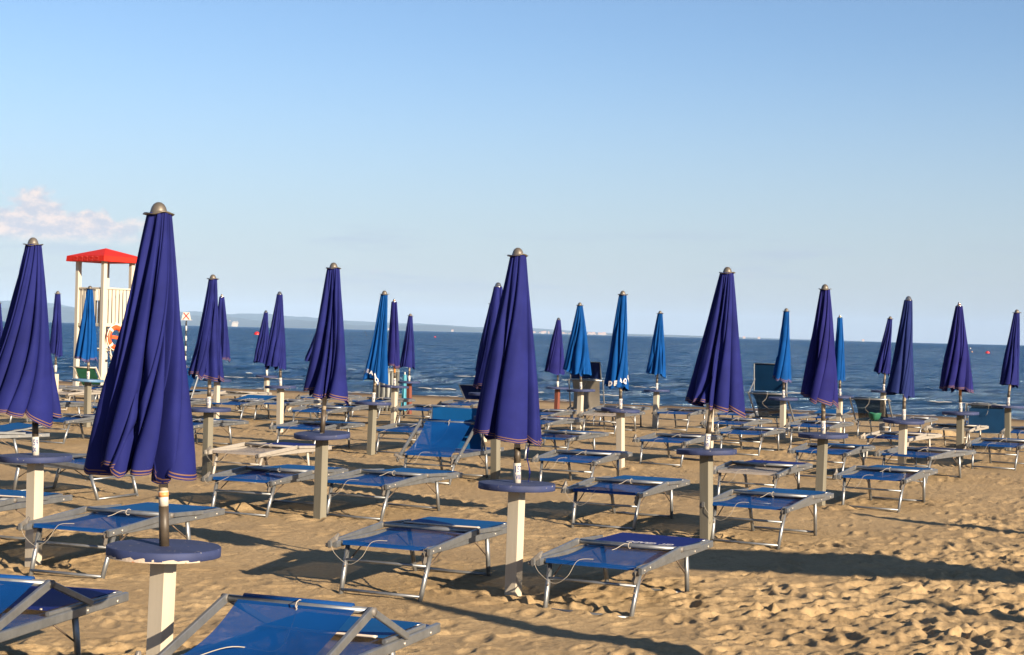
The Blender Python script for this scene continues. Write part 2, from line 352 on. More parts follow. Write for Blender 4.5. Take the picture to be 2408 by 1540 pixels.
# ------------------------------------------------------------------ sea
ys = [47.0]
while ys[-1] < 170: ys.append(ys[-1]*1.0042)
while ys[-1] < 700: ys.append(ys[-1]*1.012)
while ys[-1] < 19500: ys.append(ys[-1]*1.05)
us, ys = fan(0.40, 0.0011, 1.3, ys)
Y, U_ = np.meshgrid(ys, us, indexing='ij'); X = U_*Y
s = (Y-(54.3-0.38*X))*0.935; along = X*0.935+Y*0.355
fade = 1-npss(Y, 250, 900)
Zw = 0.030*fbm(s*0.55, along*0.20, 4, 0.6)*fade+0.035*fbm(s*0.16+3, along*0.05, 2)*fade
FO = []
for (s0, a0, wd, amp) in [(1.6, 0, 60, .05), (4.5, 6, 14, .10), (5.2, -12, 10, .08), (8.5, -4, 9, .13), (9.5, 15, 12, .12), (13.5, -6, 13, .16), (13, 12, 11, .17), (18, -17, 13, .14), (19.5, 8, 12, .17), (25.0, -2, 14, .17), (27, 20, 14, .15), (35, -15, 18, .13), (38, 14, 18, .12), (48, 0, 20, .10)]:
    wob = 0.9*fbm(along*0.11+s0, along*0+s0*3.3, 2); e = np.exp(-((along-a0-16)/wd)**4)*(0.7+0.7*fbm(along*0.3+s0, along*0, 2))
    q = s-s0-wob
    Zw += 1.35*amp*e*np.where(q < 0, np.exp(-(q/0.45)**2), np.exp(-(q/1.3)**2))
    FO.append((s0, a0, wd, amp))
V = np.stack([X, Y, WATER+Zw], -1).reshape(-1, 3)
m = bpy.data.materials.new('sea_water'); m.use_nodes = True; t = m.node_tree; p = t.nodes['Principled BSDF']
ge = N(t, 'ShaderNodeNewGeometry'); sp = N(t, 'ShaderNodeSeparateXYZ'); t.links.new(ge.outputs['Position'], sp.inputs[0])
def wn2(sx, sy, scale, det=5, rough=0.6):
    mp = N(t, 'ShaderNodeMapping'); mp.inputs['Rotation'].default_value = (0, 0, R(-20)); mp.inputs['Scale'].default_value = (sx, sy, 1)
    t.links.new(ge.outputs['Position'], mp.inputs[0])
    n = N(t, 'ShaderNodeTexNoise', i_Scale=scale, i_Detail=det, i_Roughness=rough); t.links.new(mp.outputs[0], n.inputs['Vector']); return n.outputs[0]
yy = sp.outputs[1]
near = mathn(t, 'SUBTRACT', 1.0, sstep(t, yy, 60, 130))
colr = mixc(t, near, (0.003, 0.034, 0.100), (0.010, 0.030, 0.062))
colr = mixc(t, mathn(t, 'MULTIPLY', sstep(t, wn2(0.12, 1, 0.09, 6), 0.35, 0.7), 0.6), colr, (0.002, 0.018, 0.060))
h1 = wn2(0.45, 1, 2.2, 6, 0.62); h2 = wn2(0.35, 1, 0.30, 5, 0.6); h3 = wn2(0.25, 1, 0.045, 5, 0.6)
b1 = N(t, 'ShaderNodeBump', i_Strength=1.0, i_Distance=0.55); t.links.new(h1, b1.inputs['Height'])
b2 = N(t, 'ShaderNodeBump', i_Strength=1.0, i_Distance=2.6); t.links.new(h2, b2.inputs['Height']); t.links.new(b1.outputs[0], b2.inputs['Normal'])
b3 = N(t, 'ShaderNodeBump', i_Strength=1.0, i_Distance=9.0); t.links.new(h3, b3.inputs['Height']); t.links.new(b2.outputs[0], b3.inputs['Normal'])
# light: coloured water body below, rippled skin above; noise paints the share of sky reflection, standing in for ripple slopes
df = N(t, 'ShaderNodeBsdfDiffuse'); t.links.new(colr, df.inputs[0])
gl = N(t, 'ShaderNodeBsdfGlossy', i_Roughness=0.22); gl.inputs[0].default_value = (0.62, 0.84, 1.0, 1); t.links.new(b3.outputs[0], gl.inputs['Normal'])
t.nodes.remove(p)
r1 = wn2(0.50, 1, 2.4, 6, 0.75); r2 = wn2(0.50, 1, 0.8, 7, 0.8); r3 = wn2(0.45, 1, 0.16, 7, 0.8); r4 = wn2(0.35, 1, 0.02, 7, 0.8)
w1 = mathn(t, 'SUBTRACT', 1.0, sstep(t, yy, 90, 260)); w3 = sstep(t, yy, 200, 700); w4 = sstep(t, yy, 1200, 4000)
def lerp(a, b, f): 
    n = N(t, 'ShaderNodeMix'); t.links.new(f, n.inputs[0]); t.links.new(a, n.inputs[2]); t.links.new(b, n.inputs[3]); return n.outputs[0]
rp = lerp(lerp(lerp(r2, mathn(t, 'ADD', mathn(t, 'MULTIPLY', r1, 0.6), mathn(t, 'MULTIPLY', r2, 0.4)), w1), r3, w3), r4, w4)
fac = mathn(t, 'ADD', 0.07, mathn(t, 'MULTIPLY', sstep(t, rp, 0.42, 0.60), 0.42))
mx = N(t, 'ShaderNodeMixShader'); t.links.new(fac, mx.inputs[0]); t.links.new(df.outputs[0], mx.inputs[1]); t.links.new(gl.outputs[0], mx.inputs[2])
t.links.new(mx.outputs[0], t.nodes['Material Output'].inputs['Surface']); MAT['sea_water'] = m
sea = bpy.data.objects.new('sea', grid_mesh('sea', V, len(ys), len(us), m)); COL.objects.link(sea); tag(sea, kind='structure')
# breaking foam: irregular low ridges of froth riding the crests
mat('foam', (0.32, 0.30, 0.28), 0.8, var=0.1)
fb = MB(); rf = random.Random(4)
def wsurf(sv, al):   # (s along) -> x,y
    # s = (y-54.3+0.38x)*.935 ; al = .935x+.355y
    a = np.array([[0.38*0.935, 0.935], [0.935, 0.355]]); b = np.array([sv+54.3*0.935, al]); return np.linalg.solve(a, b)
for (s0, a0, wd, amp, a1, a2) in [(13.5, -6, 13, .16, 2.5, 17), (18, -17, 13, .14, -6, 3), (13, 12, 11, .17, 27, 34), (19.5, 8, 12, .17, 24.5, 30), (8.5, -4, 9, .13, 8, 15), (25.0, -2, 14, .17, 20, 24), (9.5, 15, 12, .12, 31, 37), (4.5, 6, 14, .1, 17, 25), (0.2, 0, 1, 0, -12, 44), (0.9, 0, 1, 0, -12, 44), (5.2, -12, 10, .08, -4, 4)]:
    al = a1
    while al < a2:
        ln = rf.uniform(0.15, 0.9); al2 = al+ln
        if rf.random() < 0.5:
            wob = float(0.9*fbm(np.array([al*0.11+s0]), np.array([s0*3.3]), 2)[0]) if amp else 0.0
            sv = s0+wob-0.25+rf.uniform(-0.25, 0.15); x, y = wsurf(sv, al); x2, y2 = wsurf(sv+rf.uniform(-.1, .1), al2)
            z = WATER+amp*0.75+0.01; hh = rf.uniform(0.010, 0.030)*(1.0 if amp else 0.5)
            pts = [(x+(x2-x)*k/4, y+(y2-y)*k/4+rf.uniform(-.05, .05), z+rf.uniform(-.01, .02)) for k in range(5)]
            fb.tube(pts, hh, 6, scales=[0.2, 1, rf.uniform(.5, 1.2), 1, 0.2])
        al = al2-0.05
foam = fb.build('sea_foam', 'foam'); tag(foam, kind='stuff')

# ------------------------------------------------------------------ far shore
def hill(name, prof, D0, D1, color, lab, seed):
    # prof: list of (x/y tangent, height/D tangent) -> real terrain with depth
    us = np.linspace(prof[0][0], prof[-1][0], 420); hs = np.interp(us, [a for a, b in prof], [b for a, b in prof])
    ts = np.linspace(0, 1, 26); V = []
    for tt in ts:
        D = D0+(D1-D0)*tt
        crest = math.sin(min(tt/0.62, 1)*math.pi/2)**0.8*(1 if tt < 0.62 else math.cos((tt-0.62)/0.38*math.pi/2))
        hh = hs*(D0+(D1-D0)*0.62)*crest*(1+0.22*fbm(us*34+seed, np.full_like(us, tt*5+seed), 4)*(1 if tt < 0.6 else 0.2))
        V.append(np.stack([us*D, np.full_like(us, D), -6+np.maximum(hh, 0)+6*crest], -1))
    V = np.array(V).reshape(-1, 3)
    m = bpy.data.materials.new(name); m.use_nodes = True; t = m.node_tree; p = t.nodes['Principled BSDF']; p.inputs['Roughness'].default_value = 1
    ge = N(t, 'ShaderNodeNewGeometry'); n = N(t, 'ShaderNodeTexNoise', i_Scale=0.004, i_Detail=8, i_Roughness=0.65); t.links.new(ge.outputs['Position'], n.inputs['Vector'])
    t.links.new(ramp(t, n.outputs[0], [(0.35, tuple(c*0.7 for c in color)), (0.62, color), (0.72, (0.10, 0.10, 0.09))]), p.inputs['Base Color'])
    o = bpy.data.objects.new('hills', grid_mesh(name, V, len(ts), len(us), m)); COL.objects.link(o); tag(o, lab, kind='structure'); return o
def uv(x, hpx): return ((x-1204-15)/3700, hpx/3700)
farp = [uv(x, h) for x, h in [(-700, 20), (-300, 40), (0, 47), (60, 46), (100, 43), (140, 41), (175, 35), (260, 34), (432, 31), (470, 33), (534, 29), (610, 28), (670, 28), (741, 25), (808, 21), (870, 19), (945, 17), (1037, 16), (1128, 12), (1210, 13), (1253, 12.5), (1296, 11), (1381, 7), (1440, 6), (1479, 5), (1570, 4.6), (1648, 4.0), (1801, 2.7), (1908, 1.8), (2010, 1.2), (2140, 0.0)]]
nearp = [uv(x, h) for x, h in [(-700, 24), (-200, 34), (60, 30), (150, 34), (175, 34), (300, 26), (432, 22), (534, 21), (610, 16), (655, 15), (700, 20), (760, 17), (850, 9), (930, 12), (1037, 14), (1128, 10), (1200, 4), (1280, 4), (1400, 5), (1479, 3.6), (1520, 2.8), (1570, 3.2), (1700, 2.4), (1801, 1.8), (1908, 1.0), (2050, 0.0)]]
hill('far_ridge', farp, 17000, 19500, (0.030, 0.055, 0.06), None, 3.0)
hill('near_ridge', nearp, 13500, 15500, (0.025, 0.048, 0.055), None, 8.0)
rf = random.Random(9)
def house_proto(w, d, h, gable=True):
    root = empty('far_house'); MB().box((0, 0, h/2), (w, d, h)).build('wall', 'far_wall', root)
    r = MB(); r.add([(-w*.55, -d*.55, h), (w*.55, -d*.55, h), (w*.55, d*.55, h), (-w*.55, d*.55, h), (-w*.5, 0, h*1.25), (w*.5, 0, h*1.25)], [(0, 1, 5, 4), (2, 3, 4, 5), (0, 4, 3), (1, 2, 5), (0, 3, 2, 1)]).build('roof', 'far_roof', root)
    return root
HP = [house_proto(16, 14, 11), house_proto(26, 16, 18), house_proto(42, 18, 26)]
used = [False]*3
def place_house(k, x, y, z, sc, lab, grp):
    o = HP[k] if not used[k] else copy_tree(HP[k]); used[k] = True
    o.location = (x, y, z); o.scale = (sc, sc, sc); tag(o, lab, 'house', grp)
def spot(px, hpx, D): return ((px-1219)/3700*D, D, CAMH+hpx/3700*D)
for i in range(56):      # seaside town
    px = rf.uniform(1252, 1445) if i > 5 else rf.uniform(1395, 1440)
    x, y, z = spot(px, rf.uniform(0.2, 2.6), 13450); place_house(rf.choice([0, 1, 1, 2]), x, y, max(z-3, 0), rf.uniform(.40, .65), 'pale block in the white seaside town on the far shore', 'far town houses on the shore')
for i in range(30):      # hillside houses on the left
    px = rf.choice([rf.uniform(436, 500), rf.uniform(548, 680), rf.uniform(140, 185), rf.uniform(440, 480)])
    x, y, z = spot(px, rf.uniform(6, 15), 13900); place_house(rf.choice([0, 0, 1]), x, y, z-12, rf.uniform(.4, .7), 'tiny pale house scattered on the wooded far hillside', 'far houses on the hillside')
for i, px in enumerate([1800, 1765, 1720, 2045, 930, 1079]):
    x, y, z = spot(px, 0.8, 13400); place_house(1, x, y, max(z-8, 0), .8, 'lone pale house low on the far shoreline', 'lone far houses on the shoreline')
cl_ = MB(); x, y, z = spot(567, 3, 13380)
cl_.add([(x-28, y, -2), (x+26, y, -2), (x+22, y+60, 40), (x-20, y+60, 46), (x-24, y+5, 34), (x+22, y+5, 30)], [(0, 1, 5, 4), (4, 5, 2, 3), (0, 4, 3), (1, 2, 5)])
tag(cl_.build('cliff', 'cliff'), 'pale sunlit rock cliff at the foot of the far hills', 'cliff')

# ------------------------------------------------------------------ lettering
def text_mesh(body, size, bold=0.0):
    cu = bpy.data.curves.new('lettering', 'FONT'); cu.body = body; cu.size = size; cu.align_x = 'CENTER'; cu.align_y = 'CENTER'; cu.space_line = 0.95
    cu.offset = bold; cu.resolution_u = 2
    o = bpy.data.objects.new('lettering', cu); COL.objects.link(o); dg = bpy.context.evaluated_depsgraph_get(); dg.update()
    me = bpy.data.meshes.new_from_object(o.evaluated_get(dg)); bpy.data.objects.remove(o); bpy.data.curves.remove(cu)
    bm = bmesh.new(); bm.from_mesh(me)
    bmesh.ops.triangulate(bm, faces=bm.faces)
    bmesh.ops.subdivide_edges(bm, edges=bm.edges, cuts=1)
    bm.to_mesh(me); bm.free(); return me
def lay(me, fn, name, material, parent):
    for v_ in me.vertices: v_.co = fn(v_.co.x, v_.co.y)
    me.name = name; me.materials.clear(); me.materials.append(MAT[material]); me.update()
    o = bpy.data.objects.new(name, me); COL.objects.link(o); o.parent = parent; return o

# ------------------------------------------------------------------ umbrellas
def canopy_fn(seed, ztop, zhem, cxt, cxb, wb, lean_k=1.0, npl=None, rt0=0.056):
    """folded umbrella cloth. returns Q(panel, g, t): point on panel k at fraction g, t 0 (cap) .. 1 (hem); P(theta, t); n"""
    rd = random.Random(seed); n = npl or rd.choice([8, 9, 10, 11])
    ws = [rd.choice([0.28, 0.4, 0.6, 1.0, 1.5, 2.2])*rd.uniform(.85, 1.15) for _ in range(n)]; tot = sum(ws); ph = []; a = rd.uniform(0, 6.28)
    for w in ws: ph.append((a, 2*math.pi*w/tot)); a += 2*math.pi*w/tot
    skew = [rd.uniform(0.42, 0.85) for _ in range(n)]; dep = [rd.choice([0.16, 0.32, 0.55, 0.75, 0.92])*rd.uniform(.9, 1.08) for _ in range(n)]
    ov = [rd.uniform(-0.42, -0.05) for _ in range(n)]; drop = [rd.uniform(-0.035, 0.065) for _ in range(n)]
    tw = -rd.uniform(0.30, 1.15); phase = rd.uniform(0, 6.28); bend = [rd.uniform(-.14, .14) for _ in range(n)]; waist = rd.uniform(-0.13, 0.08)
    grv = [(math.radians(rd.uniform(-178, -45) if i < 5 else rd.uniform(-45, 180)), rd.uniform(0.25, 0.62), rd.uniform(0.055, 0.125), rd.uniform(-.25, .25)) for i in range(7)]
    def Q(k, f, t, off=0.0, free=None, flat=False):
        k %= n; a0, w = ph[k]; k2 = (k+1) % n
        thf = a0+w*f; g = min(max(f, 0), 1)**skew[k]
        bulge = math.sin(math.pi*g)**0.38 if 0.0 < g < 1.0 else 0.0
        e = bend[k]*(1-f)+bend[k2]*f
        th = thf+tw*(t**1.3)+e*math.sin(t*4+phase)
        if free is None: th += ov[k]*w*math.sin(2*math.pi*g)*(0.4+0.6*t)*0.6
        else: th = free
        R0 = rt0+(wb*1.10-rt0)*t
        R0 *= 1+waist*math.sin(math.pi*min(t*1.05, 1))
        fine = 0.018*math.sin(thf*23+4*t+phase)*(1-t)+0.012*math.sin(thf*13-5*t)
        dd = (dep[k]*(1-f)+dep[k2]*f)*(0.55+0.45*min(1, t*2.0))*min(1.0, (w*n/6.28)**0.15)
        gr = 1.0
        for ga, gd, gw, gb in grv:
            dq = (thf+tw*(t**1.3)*0.6-ga-gb*math.sin(t*3+phase)+math.pi) % (2*math.pi)-math.pi
            if abs(dq) < 3*gw: gr *= 1-gd*math.exp(-(dq/gw)**2)*(0.35+0.65*min(1, t*3))
        if not flat: R0 *= gr
        r = R0*(1-dd*(1-bulge)+fine)*(1+0.03*math.sin(thf*2+phase+t*3))+off
        cx = cxt+(cxb-cxt)*t
        x = cx+r*math.cos(th); y = r*0.88*math.sin(th)
        z = ztop+(zhem-ztop)*t; zz = t**5
        z -= zz*((drop[k]*(1-abs(2*f-1))+0.028*bulge)-0.030*(1-bulge))
        z += zz*0.16*(-(x-cxb))*lean_k
        return Vector((x, y, z))
    def P(th, t, off=0.0, flat=False):
        thf = (th-tw*(t**1.3)-ph[0][0]) % (2*math.pi); acc = 0.0
        for k in range(n):
            if acc+ph[k][1] >= thf: break
            acc += ph[k][1]
        return Q(k, 0.5 if flat else min(max((thf-acc)/ph[k][1], 0), 1), t, off, free=th, flat=flat)
    return Q, P, n, ph
def canopy_mesh(Q, n, ph, dens, nr):
    cols = []
    for k in range(n):
        m_ = max(6, int(dens*ph[k][1]/6.28))
        cols += [(k, 0.5-0.5*math.cos(math.pi*i/m_)*(1.0)) for i in range(m_)]
    nc = len(cols); V = [Q(k, f, j/(nr-1)) for j in range(nr) for k, f in cols]
    F = [(j*nc+i, j*nc+(i+1) % nc, (j+1)*nc+(i+1) % nc, (j+1)*nc+i) for j in range(nr-1) for i in range(nc)]
    return MB().add(V, F, True), cols
RIBT = 0
def make_umbrella(key, d):
    X0, D, zt, cx, zc, hx, hz, w = d['m']
    col = d.get('col', 'canopy_navy'); post = d.get('post', 'post_cream')
    g0 = gz(X0, D); root = empty('beach_umbrella', (X0, D, g0)); seed = sum(ord(c) for c in key)*7+d.get('seed', 0)
    rd = random.Random(seed); zt -= g0; zc -= g0; hz -= g0
    big = D < 20
    # post: square timber turned on its corner
    tx, px = 0.0, rd.uniform(-0.02, 0.02)
    ps = 0.088 if D < 30 else 0.095
    a = R(d.get('rot', -33))
    pr = [(ps/2*c, ps/2*s_) for c, s_ in ((-.93, -1), (.93, -1), (1, -.93), (1, .93), (.93, 1), (-.93, 1), (-1, .93), (-1, -.93))]
    pr = [(x*math.cos(a)-y*math.sin(a), x*math.sin(a)+y*math.cos(a)) for x, y in pr]
    zs = [-0.35, 0.0, 0.4*zt, zt-0.044]; vs = []; 
    for z in zs: vs += [(x+px*(1-z/zt), y, z) for x, y in pr]
    fs = [(i*8+m_, i*8+(m_+1) % 8, (i+1)*8+(m_+1) % 8, (i+1)*8+m_) for i in range(3) for m_ in range(8)]+[tuple(range(24, 32))]
    MB().add(vs, fs).build('post', post, root)
    # round table on the post
    if d.get('table', True):
        tr = 0.262; th = 0.043 if big else 0.042
        tilt = R(d.get('tilt', rd.uniform(-2.2, 2.2))); ty = R(rd.uniform(-1.0, 1.5))
        prof = [(0.0, 0), (tr-.003, 0), (tr, -0.003), (tr, -th+0.003), (tr-0.003, -th), (0, -th)]
        tb = MB().lathe(prof, k=64, wob=lambda q, r, z: (0.0016*math.sin(q*9+seed)+0.001*math.sin(q*23) if r > .2 else 0, 0))
        to = tb.build('table_top', d.get('tcol', 'table_blue'), root, (0, 0, zt)); to.rotation_euler = (ty, tilt, rd.uniform(0, 6))
        to.data.polygons.foreach_set('use_smooth', [abs(q_.normal.z) < 0.5 for q_ in to.data.polygons])
        if key == 'A':
            pl = MB(); vs = []; k = 26
            for i in range(k):
                q = R(-160)+R(120)*i/(k-1)
                for rr_, z_ in ((tr*0.45, -th-0.001), (tr*1.003, -th-0.003), (tr*1.003, -th+0.004+0.016*math.sin(math.pi*i/(k-1))*(0.6+0.4*math.sin(i*2.1)))):
                    vs.append((rr_*math.cos(q), rr_*math.sin(q), z_+(0.0 if rr_ < .2 else 0)))
            fs = [(i*3+j, (i+1)*3+j, (i+1)*3+j+1, i*3+j+1) for i in range(k-1) for j in range(2)]
            pc = pl.add(vs, fs).build('broken_plaster_edge', 'plaster', to); pc.rotation_euler = (0, 0, -to.rotation_euler.z); tag(pc, 'chipped pale plaster underside of the blue table')
    # pole: leaning slightly
    def pole(z): f = (z-zt)/(zc-zt); return Vector((cx*f, 0, z))
    rp = 0.0215 if big else 0.021
    z1 = zt+d.get('lab_h', 0.135); z2 = z1+d.get('slv', 0.105)
    pts = [pole(zt+(zc-zt)*i/6) for i in range(7)]
    MB().tube([pole(zt-0.01), pole(zc-0.02)], rp, 14).build('pole', d.get('pcol', 'pole_cream'), root)
    if d.get('plate') is None and key == 'A':
        MB().tube([pole(zt-0.005), pole(zt+0.185)], rp+0.0016, 14).build('sleeve', 'sleeve', root)
        lb = MB().tube([pole(zt+0.188), pole(zt+0.255)], rp+0.001, 14).build('sticker', 'plate_white', root)
        MB().tube([pole(zt+0.228), pole(zt+0.250)], rp+0.0022, 14).build('sticker_stripe', 'sticker_orange', lb)
    else:
        MB().tube([pole(z1-0.002), pole(z2)], rp+0.0016, 14).build('sleeve', 'sleeve', root)
        lb = MB().tube([pole(zt-0.004), pole(z1)], rp+0.0042, 18).build('number_plate', 'plate_white', root)
        if d.get('plate'):
            top_, bot_ = d['plate']; sh = d.get('psh', 0.0); rl = rp+0.0050
            for s_, zoff, sz in ((top_, 0.092, 0.062), (bot_, 0.040, 0.046)):
                if D > 34: continue
                me = text_mesh(s_, sz, 0.0012)
                def fn(x, y, zo=zoff):
                    q = -math.pi/2+(x/rl)*0.62+sh; c_ = pole(zt+zo+y); return Vector((c_.x+rl*math.cos(q), rl*math.sin(q), c_.z))
                lay(me, fn, 'number' if zoff > .05 else 'row_numeral', 'plate_text', lb)
    # canopy
    ztop = zc-0.052
    Q, P, npan, phs = canopy_fn(seed, ztop, hz, cx*((ztop-zt)/(zc-zt)), hx, w, d.get('lk', 1.0), d.get('npl'), 0.058 if D < 16 else 0.050)
    dens, nr_ = (300, 64) if D < 16 else ((200, 42) if D < 26 else (120, 28))
    cm_, cols = canopy_mesh(Q, npan, phs, dens, nr_); can = cm_.build('canopy', col, root)
    if d.get('stitch', D < 24):
        sb = MB(); nc = len(cols)
        for dt in (0.0035, 0.0145) if D < 12 else (0.004, 0.020):
            ww = 0.0042 if D < 12 else 0.0060; t0, t1 = 1-dt, 1-dt-ww
            A_ = [Q(k_, f_, t0, .0022) for k_, f_ in cols]; B_ = [Q(k_, f_, t1, .0022) for k_, f_ in cols]
            sb.add(A_+B_, [(i, (i+1) % nc, nc+(i+1) % nc, nc+i) for i in range(nc)], True)
        sb.build('hem_stitching', 'stitch', can)
    if d.get('text'):
        me = text_mesh(d['text'], 0.072, 0.004); ta = d.get('tang', -math.pi/2)
        def fn(x, y):
            q = ta+x/(w*1.0); t_ = 0.93-y/(ztop-hz)-x*d.get('tslope', 0.1); return P(q, min(t_, 0.995), 0.008, flat=True)
        lay(me, fn, 'lettering', 'print_white', can)
    if key == 'B':
        s_ = MB(); pts = [(0.075+0.012*math.sin(i*1.3), 0.10, hz+0.03-0.05*i) for i in range(9)]
        s_.sweep(pts, [(-.022, -.003), (.022, -.006), (.022, .003), (-.022, .006)], scales=[.8, 1.0, .6, 1.1, .8, .5, 1.0, .7, .15]); s_.build('tie_strap', 'canopy_navy', root)
    # metal cap
    ck = d.get('cap', 'hat'); top = pole(zc); 
    if ck == 'hat':
        prof = [(0.0, 0.0), (0.012, -0.002), (0.024, -0.010), (0.033, -0.024), (0.038, -0.040), (0.041, -0.052), (0.052, -0.056), (0.072, -0.053), (0.073, -0.055), (0.052, -0.059), (0.036, -0.058)]
        fph = rd.uniform(0, 6)
        MB().lathe(prof, top, 28, wob=lambda q, r, z: (0, (0.006*math.sin(2*q+fph)+0.003*math.sin(5*q)) if r > .049 else 0)).build('cap', d.get('capcol', 'cap_metal'), root)
    elif ck == 'dome':
        prof = [(0.0, 0.0), (0.014, -0.003), (0.027, -0.012), (0.036, -0.028), (0.041, -0.046), (0.047, -0.050), (0.048, -0.055), (0.040, -0.058)]
        MB().lathe(prof, top, 24).build('cap', 'cap_shiny', root)
    else:
        prof = [(0.0, 0.004), (0.014, 0.001), (0.020, -0.012), (0.020, -0.026), (0.022, -0.030), (0.036, -0.040), (0.044, -0.054), (0.038, -0.060)]
        MB().lathe(prof, top, 20).build('cap', 'cap_shiny', root)
    return tag(root, d['lab'], 'umbrella', 'closed umbrellas planted in rows on the sand')
